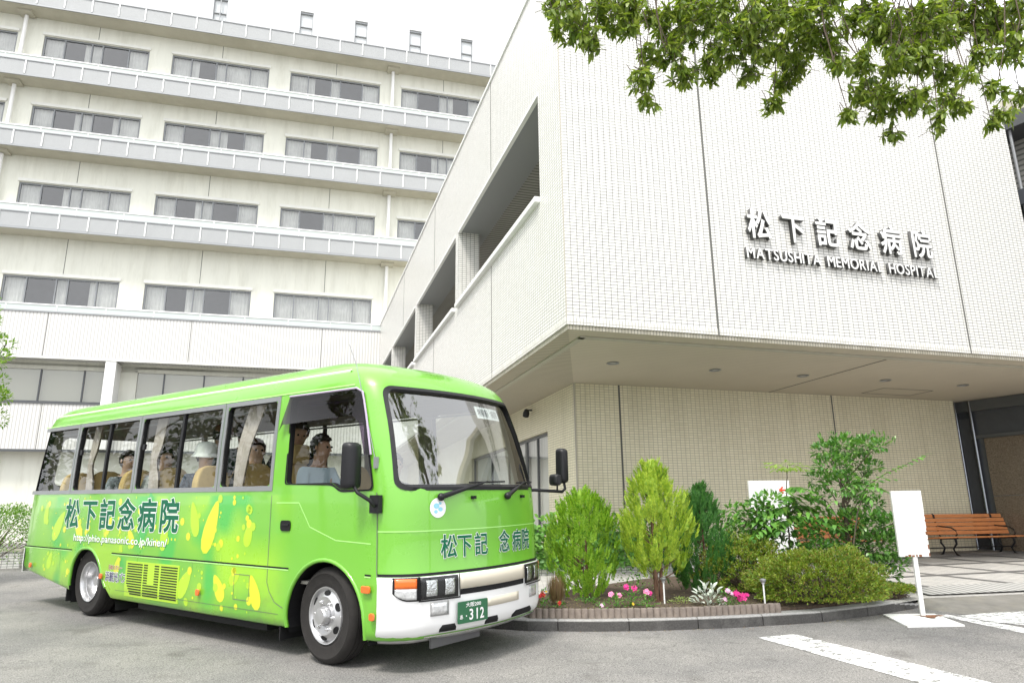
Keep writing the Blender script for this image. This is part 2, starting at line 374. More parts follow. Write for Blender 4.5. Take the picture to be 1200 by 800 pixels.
for i in range(14):                              # bands running away from the camera
    u = 3.2 + i * 1.35
    a, b_, c_, d_ = B(u, -1.4), B(u + .12, -1.4), B(u + .12, 3.58), B(u, 3.58)
    bands.quad(*drape([p.xy for p in (a, b_, b_.lerp(c_, .5), a.lerp(d_, .5))], .124)); bands.quad(*drape([p.xy for p in (a.lerp(d_, .5), b_.lerp(c_, .5), c_, d_)], .124))
for v in (-1.3, .05, 1.4, 2.75):
    for i in range(16):
        a, b_, c_, d_ = (B(1.8 + 1.4 * (i + q), v + e_) for q, e_ in ((0, 0), (1, 0), (1, .12), (0, .12))); bands.quad(*drape([p.xy for p in (a, b_, c_, d_)], .126))
o = bands.build('paving_band', M_band); o['kind'] = 'structure'
sheet('pavement', [(4.95, 9.02), (6.3, 9.3), (7.7, 9.65), (8.0, 10.2), (5.6, 9.9), (5.0, 9.5)], .098, M_rib)
M_rampc = M_rampconc
re_ = [(4.82, 8.86), (5.5, 9.0), (6.2, 9.15), (9, 9.7), (30, 14.0)]; rmb = MB()
for a, b_ in zip(re_, re_[1:]):
    rmb.quad((a[0] + .05, a[1] - .62, gz(a[0], a[1] - .62) + .003), (b_[0] + .1, b_[1] - .62, gz(b_[0], b_[1] - .62) + .003), (b_[0], b_[1], pz(*b_) - .001), (a[0], a[1], pz(*a) - .001))
rmb.add([(4.6, 8.70, gz(4.6, 8.7) - .01), (4.87, 8.24, gz(4.87, 8.24) + .003), (4.82, 8.86, pz(4.82, 8.86)), (4.62, 8.74, gz(4.6, 8.7) + .05)], [(0, 1, 2), (0, 2, 3)])
o = rmb.build('ramp', M_rampc, clean=True); o['kind'] = 'structure'
# kerb stones as separate granite blocks along the arc
def resample(pts, step):
    out_ = []; pts = [Vector(p) for p in pts]; d = 0; acc = [0]
    for i in range(len(pts) - 1): acc.append(acc[-1] + (pts[i + 1] - pts[i]).length)
    n = max(1, int(acc[-1] / step)); 
    for k in range(n + 1):
        s = acc[-1] * k / n; i = 0
        while i < len(pts) - 2 and acc[i + 1] < s: i += 1
        out_.append(pts[i].lerp(pts[i + 1], (s - acc[i]) / (acc[i + 1] - acc[i])))
    return out_
kp = resample(kerb_foot, .1)
kb = MB(); kj = []
offs = []
for i, p in enumerate(kp):
    t = (kp[min(i + 1, len(kp) - 1)] - kp[max(0, i - 1)]).normalized(); offs.append(Vector((-t.y, t.x)))
for i in range(len(kp) - 1):
    gap = .004 if i % 7 == 6 else 0
    a, b_ = kp[i], kp[i + 1]; a2, b2 = a + offs[i] * .15, b_ + offs[i + 1] * .15
    if gap: b_ = b_.lerp(a, .08); b2 = b2.lerp(a2, .08)
    hk = .108
    if i > len(kp) - 9: hk = .108 - .012 * (i - (len(kp) - 9))
    z = [gz(*q) for q in (a, b_, b2, a2)]
    A_ = [Vector((q.x, q.y, z[j] - .05)) for j, q in enumerate((a, b_, b2, a2))]
    a_in, b_in = a + offs[i] * .018, b_ + offs[i + 1] * .018
    T_ = [Vector((a.x, a.y, z[0] + hk - .018)), Vector((b_.x, b_.y, z[1] + hk - .018)), Vector((b_in.x, b_in.y, z[1] + hk)), Vector((a_in.x, a_in.y, z[0] + hk)), Vector((b2.x, b2.y, z[2] + hk)), Vector((a2.x, a2.y, z[3] + hk))]
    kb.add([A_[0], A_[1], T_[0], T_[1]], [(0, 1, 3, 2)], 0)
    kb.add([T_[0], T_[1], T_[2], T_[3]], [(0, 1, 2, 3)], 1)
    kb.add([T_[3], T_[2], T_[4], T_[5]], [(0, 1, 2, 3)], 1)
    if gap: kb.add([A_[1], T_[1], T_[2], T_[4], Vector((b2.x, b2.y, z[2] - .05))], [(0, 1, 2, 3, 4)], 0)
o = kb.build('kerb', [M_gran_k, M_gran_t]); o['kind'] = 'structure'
# soil bed and lawn stuff
M_soil = mat('planter soil', (.085, .06, .042), .95, var=.5, scale=20, bump=1.0, bscale=60)
bed_poly = [(.16, 7.80), (.45, 7.76), (.75, 7.71), (1.7, 7.74), (2.6, 7.92), (3.05, 8.02), (3.9, 8.45), (4.5, 8.85), (4.6, 9.4), (4.2, 10.6), (3.0, 11.2), (1.8, 10.6), (.3, 9.2), (.05, 8.3)]
sheet('planting_bed', bed_poly, .13, M_soil, thick=.06)
for o in bpy.data.objects:
    if o.name == 'planting_bed': pass

# ------------------------------------------------------------------ hospital wing (tiled box on a recessed lower floor)
def frame_root(name, origin, d, label, cat):
    o = empty(name, origin, math.atan2(d.y, d.x), label, cat); return o
wing = frame_root('hospital_wing', K0, dF, 'white tiled hospital wing cantilevered over the planting bed, with raised name letters', 'building')
ZS, ZB, ZT = 3.70, 3.765, 10.14
UL, VL = 1.567, 3.70          # lower storey set back from the overhang
E_R, E_B = 9.07, 24.6         # right end, far end
SILL, HEAD = 6.05, 8.02
# front wall (tiled), with the soldier course below
box_part('wall', (0, E_R, 0, .3, ZB + .10, ZT), M_tile_white, wing)
MB().box(-.004, E_R, -.004, .3, ZB, ZB + .10).build('tile_course', M_soldier, wing)
MB().box(.03, E_R + 2.6, .03, .33, ZS + .003, ZB - .002).build('tile_course', M_soldier2, wing)
MB().box(.03, .33, .331, E_B, ZS + .003, ZB - .002).build('tile_course', M_soldier2, wing)
# left wall with four openings between tiled piers
ops = [(.98, 6.97), (7.27, 13.05), (13.37, 18.9), (19.2, 23.6)]
lw = MB()
lw.box(0, .3, .301, E_B, ZB + .10, SILL)
lw.box(0, .07, .301, E_B, HEAD, ZT)
lw.box(0, .3, .301, ops[0][0], SILL, HEAD); lw.box(0, .3, ops[-1][1], E_B, SILL, HEAD)
for (a, b_), (c_, d_) in zip(ops, ops[1:]): lw.box(0, .52, b_, c_, SILL, HEAD)
lw.build('wall', M_tile_white, wing)
MB().box(-.004, .3, .302, E_B, ZB, ZB + .10).build('tile_course', M_soldier, wing)
box_part('coping', (-.03, .36, -.03, E_B, ZT, ZT + .06), M_white_p, wing)
box_part('coping', (.361, E_R + .03, -.03, .36, ZT, ZT + .06), M_white_p, wing)
for a, b_ in ops:
    o = MB().box(-.09, .3, a + .01, b_ - .01, SILL - .001, SILL + .10).build('window_sill', M_white_p, wing); bev(o, .012)
    MB().box(-.012, .06, a, b_, HEAD - .06, HEAD - .001).build('window_head', M_white_p, wing)
# corridor inside the openings
MB().box(.30, 4.2, .4, E_B, HEAD + .02, HEAD + .06).build('ceiling', M_darkrib, wing)
MB().box(.071, .75, .4, E_B, HEAD - .03, HEAD + .01).build('ceiling_edge_panel', M_steel, wing)
MB().box(.3, 4.2, .4, E_B, 4.95, 5.0).build('corridor_floor', M_conc, wing)
MB().box(4.2, 4.3, .4, E_B, 5.0, HEAD).build('wall', M_darkrib, wing)
box_part('ceiling_vent', (1.9, 2.4, 3.1, 3.9, HEAD - .0, HEAD + .019), M_black, wing)
for yy in (1.9, 9.0, 15.5):
    lt = MB().lathe([(0, HEAD + .02), (.09, HEAD + .02), (.09, HEAD - .06), (.07, HEAD - .10), (0, HEAD - .11)], 16, Matrix.Translation((1.35, yy, 0))).build('ceiling_lamp', M_conc, wing, 40)
# soffit of the overhang
sf = MB(); sf.quad((.03, .03, ZS), (.03, E_B, ZS), (UL, E_B, ZS), (UL, VL, ZS)); sf2 = MB(); sf2.quad((.03, .03, ZS), (UL, VL, ZS), (14.5, VL + 3, ZS), (14.5, .03, ZS))
sf.build('soffit', M_soffit_rib, wing); sf2.build('soffit', M_soffit, wing)
MB().box(.33, .42, .33, E_B, ZS - .025, ZS - .002).build('drip_edge', M_conc, wing)
MB().box(.33, E_R + 2.6, .331, .42, ZS - .025, ZS - .003).build('drip_edge', M_conc, wing)
# soffit joint line + hatch
MB().box(5.95, 5.97, .4, 3.68, ZS - .006, ZS - .001).build('soffit_joint', M_joint, wing)
hm = MB()
for a, b_, c_, d_ in ((8.0, 9.3, 2.70, 2.712), (8.0, 9.3, 3.3, 3.312), (8.0, 8.012, 2.71, 3.3), (9.288, 9.3, 2.71, 3.3)): hm.box(a, b_, c_, d_, ZS - .006, ZS - .001)
hm.build('soffit_hatch', M_joint, wing)
for u, v in ((1.55, 1.86), (3.57, 1.94), (5.48, 2.0), (7.38, 2.0), (9.37, 2.05), (11.2, 2.05)):
    dl = MB().lathe([(.10, ZS - .001), (.11, ZS - .014), (.085, ZS - .018), (.075, ZS - .004), (.04, ZS - .002)], 24, Matrix.Translation((u, v, 0))).build('downlight', M_steel, wing, 40)
    MB().lathe([(0, ZS - .003), (.074, ZS - .003)], 20, Matrix.Translation((u, v, 0))).build('lamp_lens', mat('downlight lens', (.5, .49, .45), .3), dl)
# lower walls
lowf = MB().box(UL, 10.92, VL, VL + .3, .1, ZS).build('wall', M_tile_cream, wing)
ll = MB()
WV0, WV1, WZ0, WZ1 = 5.25, 12.0, .9, 2.97
ll.box(UL, UL + .3, VL + .301, WV0, .1, ZS); ll.box(UL, UL + .3, WV1, E_B, .1, ZS); ll.box(UL, UL + .3, WV0, WV1, .1, WZ0); ll.box(UL, UL + .3, WV0, WV1, WZ1, ZS)
ll.build('wall', M_tile_cream, wing)
wf = MB().box(UL + .08, UL + .14, WV0, WV1, WZ1 - .06, WZ1).box(UL + .08, UL + .14, WV0, WV1, WZ0, WZ0 + .06)
for v in (5.25, 6.15, 6.98, 8.4, 10.0, 11.94): wf.box(UL + .08, UL + .14, v, v + .06, WZ0 + .061, WZ1 - .061)
wf.box(UL + .08, UL + .14, 6.9, 6.97, WZ0 + .061, WZ1 - .061)
wn = wf.build('window', M_darkalu, wing)
MB().quad((UL + .1, WV0, WZ0), (UL + .1, WV1, WZ0), (UL + .1, WV1, WZ1), (UL + .1, WV0, WZ1)).build('pane', M_glass_b, wn)
MB().box(UL + .18, UL + .2, WV0, WV1, WZ0, WZ1).build('blind', mat('pale roller blind', (.62, .60, .53), .9), wn)
# expansion joints
for nm, dims in (('f', (2.405, 2.43, -.008, .0, ZB, ZT)), ('f', (7.24, 7.265, -.008, .0, ZB, ZT)),
                 ('l', (-.006, 0, 3.93, 3.945, ZB, SILL - .03)), ('l', (-.006, 0, 3.93, 3.945, HEAD, ZT)), ('l', (-.006, 0, 10.0, 10.015, ZB, SILL - .03)), ('l', (-.006, 0, 10.1, 10.115, HEAD, ZT)),
                 ('l', (-.006, 0, 16.1, 16.115, HEAD, ZT)), ('g', (2.50, 2.535, VL - .006, VL, .1, ZS)), ('g', (7.53, 7.56, VL - .006, VL, .1, ZS)),
                 ('c', (-.005, .008, -.005, .008, ZB + .1, ZT)), ('c', (UL - .006, UL + .02, VL - .006, VL + .02, .1, ZS))):
    MB().box(*dims).build('expansion_joint', M_joint if nm != 'c' else mat('corner grout', (.45, .42, .36), .8), wing)
# body of the wing
MB().box(.35, E_R - .02, 4.4, E_B, ZT - .5, ZT - .2).build('roof', M_conc, wing)
MB().box(E_R - .2, E_R, .301, E_B, ZB, ZT).build('wall', M_tile_white, wing)
MB().box(0, E_R, E_B, E_B + .3, .1, ZT).build('wall', M_tile_white, wing)
# camera housing
# entrance glazing at the right under the soffit
ent = frame_root('entrance_block', B(11.15, 4.15), (B(12.3, 0) - B(11.15, 4.15)).normalized(), 'dark glazed entrance block with brown granite wall right of the bench', 'building')
MB().box(-.1, 9, 0, .3, .2, ZS).build('wall', M_slate, ent)
MB().box(.75, 9, -.03, -.001, .3, 2.82).build('granite_panel', M_granite, ent)
MB().box(-.05, 9, -.08, -.001, 3.45, ZS - .01).build('beam', M_darkalu, ent)
MB().box(.5, 9, -.05, -.001, 2.83, 2.9).build('beam', M_darkalu, ent)
gr = MB()
for x in (2.2, 3.9, 5.6): gr.box(x, x + .015, -.04, -.031, .3, 2.82)
gr.box(.75, 9, -.038, -.031, 1.55, 1.562)
gr.build('stone_joint', M_joint, ent)
for x in (.26, .58): MB().tube([(x, -.07, .3), (x, -.07, ZS - .02)], .035, 12).build('steel_post', mat('polished steel', (.22, .23, .25), .2, metal=1), ent, 40)
MB().box(.0, .55, -.02, -.001, .3, 3.3).build('glass_panel', mat('dark grey glass', (.09, .095, .10), .06), ent)
MB().box(-.62, -.0, .05, .06, .3, ZS).build('glass_panel', mat('brownish glass', (.13, .12, .10), .1), ent)
MB().box(.05, 9, -.03, -.001, .12, .36).build('plinth', M_slate, ent)
# upper dark storeys to the right of the wing
up = frame_root('balcony_block', B(9.75, 5.5), (B(11.2, 0) - B(9.75, 5.5)).normalized(), 'dark louvred block with balcony bands behind the right end of the white tiled wing', 'building')
for i, z in enumerate((3.9, 5.6, 7.3, 9.0)):
    MB().box(-3, 14, -.5, .2, z, z + .32).build('balcony_slab', M_darkalu if i % 2 else M_slate, up)
MB().box(-3, 14, -.35, .2, 9.33, 9.75).build('cornice', M_conc, up)
MB().box(-3, 14, .21, .4, 3.9, 9.9).build('wall', M_darkrib, up)
MB().box(-3, 14, -.1, -.08, 6.0, 7.2).build('glass_panel', M_glass_b, up)
for k in range(7):
    MB().tube([(-2 + k * 2.2, -.4, 4.2), (-2 + k * 2.2, -.4, 9.1)], .03, 8).build('baluster', M_steel, up)

# ------------------------------------------------------------------ lettering
def text_mesh(txt, offset=0.0, extrude=0.0, name='text', bold=True):
    cu = bpy.data.curves.new(name, 'FONT'); cu.body = txt; cu.size = 1; cu.extrude = extrude; cu.bevel_depth = max(0, offset); cu.bevel_resolution = 0; cu.resolution_u = 3
    o = bpy.data.objects.new(name, cu); C.objects.link(o)
    dg = bpy.context.evaluated_depsgraph_get(); me = bpy.data.meshes.new_from_object(o.evaluated_get(dg))
    bpy.data.objects.remove(o); bpy.data.curves.remove(cu); me.materials.clear(); return me
def fit_text(me, w=None, h=None, x0=0, y0=0, ref=None, zs=1.0):
    """scale so the ink box (or ref box) is w x h with its lower left at x0,y0"""
    vs = me.vertices; X = [v.co.x for v in vs]; Y = [v.co.y for v in vs]
    bx = ref or (min(X), max(X), min(Y), max(Y))
    sx = w / (bx[1] - bx[0]) if w else h / (bx[3] - bx[2]); sy = h / (bx[3] - bx[2]) if h else sx
    for v in vs: v.co.x = x0 + (v.co.x - bx[0]) * sx; v.co.y = y0 + (v.co.y - bx[2]) * sy; v.co.z *= zs
    return bx
def ink(me):
    X = [v.co.x for v in me.vertices]; Y = [v.co.y for v in me.vertices]; return (min(X), max(X), min(Y), max(Y))
M_letter = mat('brushed white metal letters', (.80, .80, .78), .35, metal=.2)
M_lshadow = mat('letter edge shadow', (.10, .10, .10), .6)  # side faces coloured dark to stand for the shadow under the letters
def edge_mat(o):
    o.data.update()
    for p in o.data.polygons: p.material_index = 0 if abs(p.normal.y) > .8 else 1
def letter_sign(root, txt, u0, u1, z0, z1, off, depth, exact=None, gapx=None):
    n = len(txt); pos = 0
    if exact is None:                             # equally pitched characters
        pitch = (u1 - u0) / (n - 1 + .82)
        for i, ch in enumerate(txt):
            me = text_mesh(ch, off, .5, bold=True); b_ = ink(me); k = (z1 - z0) / .92
            for v in me.vertices:
                v.co.x = u0 + pitch * i + (v.co.x - .04) * k * .86; yy = z0 + (v.co.y + .08) * k; v.co.y, v.co.z = -.05 - v.co.z * depth, yy
            edge_mat(link('character', me, [M_letter, M_lshadow], root))
    else:
        xs_ = []; cur = 0; meshes = []
        for ch in txt:
            if ch == ' ': cur += .5; continue
            me = text_mesh(ch, off, .5, bold=True); b_ = ink(me); meshes.append((me, cur, b_)); cur += b_[1] - b_[0] + .10
        k = (u1 - u0) / cur
        for me, c0, b_ in meshes:
            for v in me.vertices:
                v.co.x = u0 + (c0 + v.co.x - b_[0]) * k; yy = z0 + v.co.y * (z1 - z0) / .70; v.co.y, v.co.z = -.045 - v.co.z * depth, yy
            edge_mat(link('letter', me, [M_letter, M_lshadow], root))
s1 = frame_root('hospital_sign', K0, dF, 'large raised white Japanese characters on the white tiled wall, upper line', 'sign')
letter_sign(s1, '松下記念病院', 3.06, 6.80, 5.36, 5.84, .022, .075)
s2 = frame_root('hospital_sign', K0, dF, 'raised white English capital letters on the tiled wall, below the Japanese characters', 'sign')
letter_sign(s2, 'MATSUSHITA MEMORIAL HOSPITAL', 2.99, 6.77, 5.02, 5.20, .016, .065, exact=True)

# ------------------------------------------------------------------ ward building far behind
YG = R(74.2); dG = Vector((math.sin(YG), math.cos(YG), 0))
J0 = Vector((-6.41, 32.97, 0))
ward = frame_root('ward_building', J0, dG, 'tall pale hospital ward block with grey balcony bands behind the bus', 'building')
U0, U1 = -34, 14
slabB = [24.27, 20.65, 17.20, 13.43]; wtop = [23.39, 19.73, 15.95, 11.64]; wbot = [21.5, 17.9, 14.1, 10.05]; railz = [None, 21.68, 18.20, 14.55]
centers = [-24.7, -19.15, -13.6, -8.1, -2.6, 3.0, 8.5]; HW = 2.24
def wall_with_holes(x0, x1, z0, z1, holes, y0=0, y1=.25):
    mb = MB(); xs_ = sorted({x0, x1} | {h[0] for h in holes} | {h[1] for h in holes})
    zr = sorted({z0, z1} | {h[2] for h in holes} | {h[3] for h in holes})
    for i in range(len(xs_) - 1):
        for j in range(len(zr) - 1):
            cx, cz = (xs_[i] + xs_[i + 1]) / 2, (zr[j] + zr[j + 1]) / 2
            if any(h[0] < cx < h[1] and h[2] < cz < h[3] for h in holes): continue
            mb.box(xs_[i], xs_[i + 1], y0, y1, zr[j], zr[j + 1])
    return mb
holes = [(c - HW, c + HW, wb, wt) for c in centers for wt, wb in zip(wtop, wbot)]
slits = [-8.45, -4.25, -1.45, 1.45, 4.3]
holes2 = [(c - .33, c + .33, 25.2, 27.2) for c in slits]
ww_ = wall_with_holes(U0, U1, 7.6, 24.8, holes)
wall_with_holes(U0, U1, 24.9, 28.6, holes2, .15, .4).build('wall', mat('white penthouse panels', (.60, .61, .62), .7, var=.02), ward)
MB().box(U0, U1, .41, 12, 28.3, 28.6).build('roof', M_conc, ward)
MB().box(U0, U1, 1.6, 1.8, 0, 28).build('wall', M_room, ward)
for c in slits:
    f = MB().box(c - .33, c - .29, .22, .3, 25.2, 27.2).box(c + .29, c + .33, .22, .3, 25.2, 27.2).box(c - .33, c + .33, .2, .34, 27.1, 27.2).box(c - .29, c + .29, .22, .3, 26.3, 26.35).build('window', M_steel, ward)
    MB().box(c - .29, c + .29, .3, .31, 25.2, 27.1).build('pane', mat('pale glass', (.6, .62, .63), .1), f)
    if c == slits[0]: MB().box(c - .02, c + .02, .14, .2, 24.9, 28.5).build('downpipe', M_steel, ward)
rnd = random.Random(3); M_wfr = mat('grey anodised window frame', (.22, .23, .24), .5, metal=.4)
def ward_window(c, zb, zt):
    r = MB(); xs_ = [-2.24, -1.36, -.23, .23, 1.35, 2.24]
    r.box(c - HW, c + HW, .05, .16, zt - .07, zt).box(c - HW, c + HW, .05, .16, zb, zb + .06)
    for i, x in enumerate(xs_):
        ww = .03 if i in (0, 5) else .028
        xx = x + (.04 if i == 0 else (-.04 if i == 5 else 0))
        r.box(c + xx - ww, c + xx + ww, .05, .16, zb + .061, zt - .071)
    f = r.build('window', M_wfr, ward)
    MB().quad((c - HW, .10, zb + .06), (c + HW, .10, zb + .06), (c + HW, .10, zt - .07), (c - HW, .10, zt - .07)).build('pane', M_glass_b, f)
    cu = MB(); 
    parts = [(-2.24, -1.36, 1.0), (1.35, 2.24, 1.0), (-.23, .23, 1.0)]
    for a, b_ in ((-1.36, -.23), (.23, 1.35)):
        q = rnd.random()
        if q < .25: parts.append((a, b_, 1))
        elif q < .5: parts.append((a, a + (b_ - a) * .3, 1))
        elif q < .75: parts.append((b_ - (b_ - a) * .28, b_, 1))
    for a, b_, hh in parts:
        n = max(4, int((b_ - a) / .07)); pts = []
        for k in range(n + 1): pts.append((c + a + (b_ - a) * k / n, .24 + .03 * (k % 2)))
        for k in range(n):
            cu.quad((pts[k][0], pts[k][1], zb + .03), (pts[k + 1][0], pts[k + 1][1], zb + .03), (pts[k + 1][0], pts[k + 1][1], zt - .03), (pts[k][0], pts[k][1], zt - .03))
    cu.build('curtain', mat_curt, f)
    # lintel band with drip edge above the window
    MB().box(c - HW - .05, c + HW + .05, -.06, -.001, zt + .03, zt + .17).build('lintel', M_conc2, ward)
mat_curt = mat('white ward curtain', (.56, .55, .50), .9, var=.2, scale=1.3)
M_conc2 = mat('white lintel', (.72, .72, .68), .7, var=.05)
for c in centers[:-1]:
    for wt, wb in zip(wtop, wbot): ward_window(c, wb, wt)
vj = ww_
for c in centers:
    for sb, wt in zip(slabB, wtop): vj.box(c - .012, c + .012, -.006, 0, wt + .18, sb, 1)
    for wb, sb2 in zip(wbot[:3], slabB[1:]): vj.box(c - .012, c + .012, -.006, 0, sb2 + .8, wb, 1)
vj.build('wall', [M_render, M_joint], ward)
# balconies: slab, fascia panels, posts and rail
for i, sb in enumerate(slabB):
    ft = sb + .72
    sl = MB().box(U0, U1, -.93, -.001, sb, sb + .14).build('balcony', M_conc, ward)
    ps = MB().box(U0, U1, -.95, -.931, sb + .07, ft)
    MB().box(U0, U1, -.965, -.91, sb - .03, sb + .069).build('drip_edge', M_steel, sl)
    MB().box(U0, U1, -.98, -.90, ft + .001, ft + .045).build('handrail', M_steel, sl)
    x = U0
    while x < U1: ps.box(x - .025, x + .025, -.985, -.9501, sb + .07, ft, 1); x += 1.125
    ps.build('fascia', [M_fascia, M_white_p], sl)
    if railz[i]:
        r = MB().box(U0, U1, -.97, -.91, railz[i] - .05, railz[i]); x = U0 + .5
        while x < U1: r.box(x - .02, x + .02, -.96, -.92, ft + .046, railz[i] - .051); x += 1.85
        r.build('handrail', M_white_p, sl); MB().box(U0, U1, -.945, -.935, ft + .05, railz[i] - .06).build('guard_panel', M_frost, sl)
# low parapet over ground storeys
pbm = MB().box(U0, .9, -.95, -.001, 7.95, 9.80)
for c in centers: pbm.box(c - .012, c + .012, -.956, -.9501, 7.95, 9.8, 1)
pb = pbm.build('parapet', [M_ribpanel, M_joint], ward)
MB().box(U0, .9, -.99, -.80, 9.801, 9.86).build('coping', M_steel, pb)
r = MB().box(U0, .9, -.94, -.88, 10.12, 10.17); x = U0 + .3
while x < .9: r.box(x - .02, x + .02, -.93, -.89, 9.861, 10.119); x += 1.85
r.build('handrail', M_white_p, pb); MB().box(U0, .9, -.915, -.905, 9.87, 10.11).build('guard_panel', M_frost, pb)
MB().box(U0, .9, -.965, -.90, 7.86, 7.949).build('drip_edge', M_conc2, pb)
# storey with wide windows
W2 = [(-34, -11.45), (-10.2, 3)]
wall_with_holes(U0, U1, .3, 7.85, [(a, b_, 6.2, 7.75) for a, b_ in W2], 0, .25).build('wall', M_render, ward)
for a, b_ in W2:
    f = MB().box(a, b_, .04, .12, 7.68, 7.75).box(a, b_, .04, .12, 6.2, 6.26); x = b_ - .8
    f.box(b_ - .06, b_, .04, .12, 6.261, 7.679)
    while x > a: f.box(x - .03, x + .03, .04, .12, 6.261, 7.679); x -= 1.62
    f = f.build('window', M_darkalu, ward)
    MB().quad((a, .08, 6.2), (b_, .08, 6.2), (b_, .08, 7.7), (a, .08, 7.7)).build('pane', M_glass_b, f)
    MB().box(a, b_, .2, .22, 6.2, 7.7).build('blind', mat('dim yellowish blind', (.50, .48, .36), .9), f)
for x in (-11.05, -28): MB().box(x - .2, x + .2, -.94, .0, 4.2, 7.85).build('column', M_white_p, ward)
pbm = MB().box(U0, 3, -.60, -.001, 4.2, 6.05)
for c in (-24.7, -19, -13.45, -8): pbm.box(c - .012, c + .012, -.606, -.6001, 4.2, 6.05, 1)
pb2 = pbm.build('parapet', [M_ribpanel, M_joint], ward)
MB().box(U0, 3, -.64, -.01, 6.051, 6.12).build('coping', M_darkalu, pb2)
MB().box(U0, 3, -.62, -.58, 4.1, 4.199).build('drip_edge', M_darkalu, pb2)
# rain pipes with collars
for u in (-16.6, .28):
    for sb, nx in zip(slabB, slabB[1:] + [9.8]):
        p = MB().tube([(u, -.22, nx + .1), (u, -.22, sb - .12)], .085, 12).build('downpipe', M_white_p, ward, 40)
        MB().box(u - .3, u + .3, -.55, -.02, sb - .09, sb - .002).build('collar', M_conc, p)
# corner return and second recessed window column at far left
MB().box(U0, U1, 11.9, 12, 0, 28.3).build('wall', M_render, ward)

# ------------------------------------------------------------------ the green minibus
BX, BY_, BYAW, BT, BR_ = -1.545, 6.158, -.636, -.026, .033
_c, _s = math.cos(BYAW), math.sin(BYAW)
bf = Vector((_c * math.cos(BT), _s * math.cos(BT), math.sin(BT))); bl_ = Vector((-_s * math.cos(BR_), _c * math.cos(BR_), math.sin(BR_))); bu = bf.cross(bl_)
bus = empty('minibus', (0, 0, 0), 0, 'lime green minibus with passengers aboard and dark green Japanese lettering on its side', 'minibus')
BM = Matrix((bf, bl_, bu)).transposed().to_4x4(); BM.translation = Vector((BX, BY_, 0)) + bl_ * 1.0
bus.matrix_world = BM
XR = -6.28
def lerp_tab(t, z):
    if z <= t[0][0]: return t[0][1]
    for (a, b_), (c_, d_) in zip(t, t[1:]):
        if z <= c_: k = (z - a) / (c_ - a); return b_ + (d_ - b_) * k
    return t[-1][1]
T_w = [(.20, .955), (.26, .985), (.36, .998), (.70, 1.0), (1.38, 1.0), (1.8, .985), (2.24, .955), (2.30, .945), (2.36, .925), (2.42, .885), (2.47, .835), (2.51, .76), (2.54, .66), (2.565, .52), (2.58, .36)]
T_g = [(.20, .10), (.27, .03), (.36, 0), (.70, 0), (.74, .015), (1.3, .03), (1.38, .045), (1.6, .12), (1.9, .23), (2.24, .38), (2.30, .42), (2.36, .48), (2.42, .58), (2.47, .70), (2.51, .86), (2.54, 1.03), (2.565, 1.25), (2.58, 1.5)]
T_r = [(.20, .25), (1.38, .25), (2.24, .15), (2.58, .25)]
T_b = [(.20, .10), (.27, .03), (.5, 0), (1.0, .02), (1.4, .06), (2.24, .22), (2.36, .27), (2.42, .33), (2.47, .41), (2.51, .52), (2.54, .66), (2.565, .85), (2.58, 1.05)]
def wz(z): return lerp_tab(T_w, z)
def front_pt(t, z, eps=0):
    """t = arc position round the nose, 0 at the centre line, + to the left of the bus"""
    W, g_, r = wz(z), lerp_tab(T_g, z), lerp_tab(T_r, z)
    sgn = 1 if t >= 0 else -1; a = abs(t) * W; st = W - r
    if a <= st: y, dx, ph = a, 0, 0
    else:
        ph = min((a - st) / r, math.pi / 2); y = st + r * math.sin(ph); dx = r * (1 - math.cos(ph))
        ex = a - st - r * math.pi / 2
        if ex > 0: dx += ex
    x = .98 - .2 * min(y, W) ** 2 - dx - g_
    n = Vector((math.cos(ph), math.sin(ph), 0)) if ph else Vector((1, .4 * y, 0)).normalized()
    n = Vector((n.x, n.y, 0)).normalized()
    return Vector((x + n.x * eps, sgn * (y + n.y * eps), z))
def rear_pt(t, z):
    W, b_ = wz(z), lerp_tab(T_b, z); r = .16
    sgn = 1 if t >= 0 else -1; a = abs(t) * W; st = W - r
    if a <= st: y, dx = a, 0
    else:
        ph = min((a - st) / r, math.pi / 2); y = st + r * math.sin(ph); dx = r * (1 - math.cos(ph))
    return Vector((XR + .06 * y * y + dx + b_, sgn * y, z))
def tmax(r_, W): return 1 - r_ / W + r_ / W * math.pi / 2
zs_ = [.20, .23, .26, .31, .36, .5, .70, .74, 1.0, 1.2, 1.38, 1.5, 1.65, 1.8, 1.95, 2.1, 2.24, 2.27, 2.30, 2.33, 2.36, 2.39, 2.42, 2.445, 2.47, 2.49, 2.51, 2.525, 2.54, 2.553, 2.565, 2.573, 2.58]
def botz(x): return .24 + max(0, -4.6 - x) / 1.5 * .19
def ring(z, inset=0):
    W = wz(z); pts = []
    tf = tmax(lerp_tab(T_r, z), W); tr = tmax(.16, W)
    for i in range(25): pts.append(front_pt(-tf + 2 * tf * i / 24, z))
    a = pts[-1]; rb = [rear_pt(tr - 2 * tr * i / 16, z) for i in range(17)]
    b_ = rb[0]
    for i in range(1, 24): pts.append(a.lerp(b_, i / 24))
    pts += rb
    c_ = rb[-1]; d_ = pts[0]
    for i in range(1, 24): pts.append(c_.lerp(d_, i / 24))
    return pts
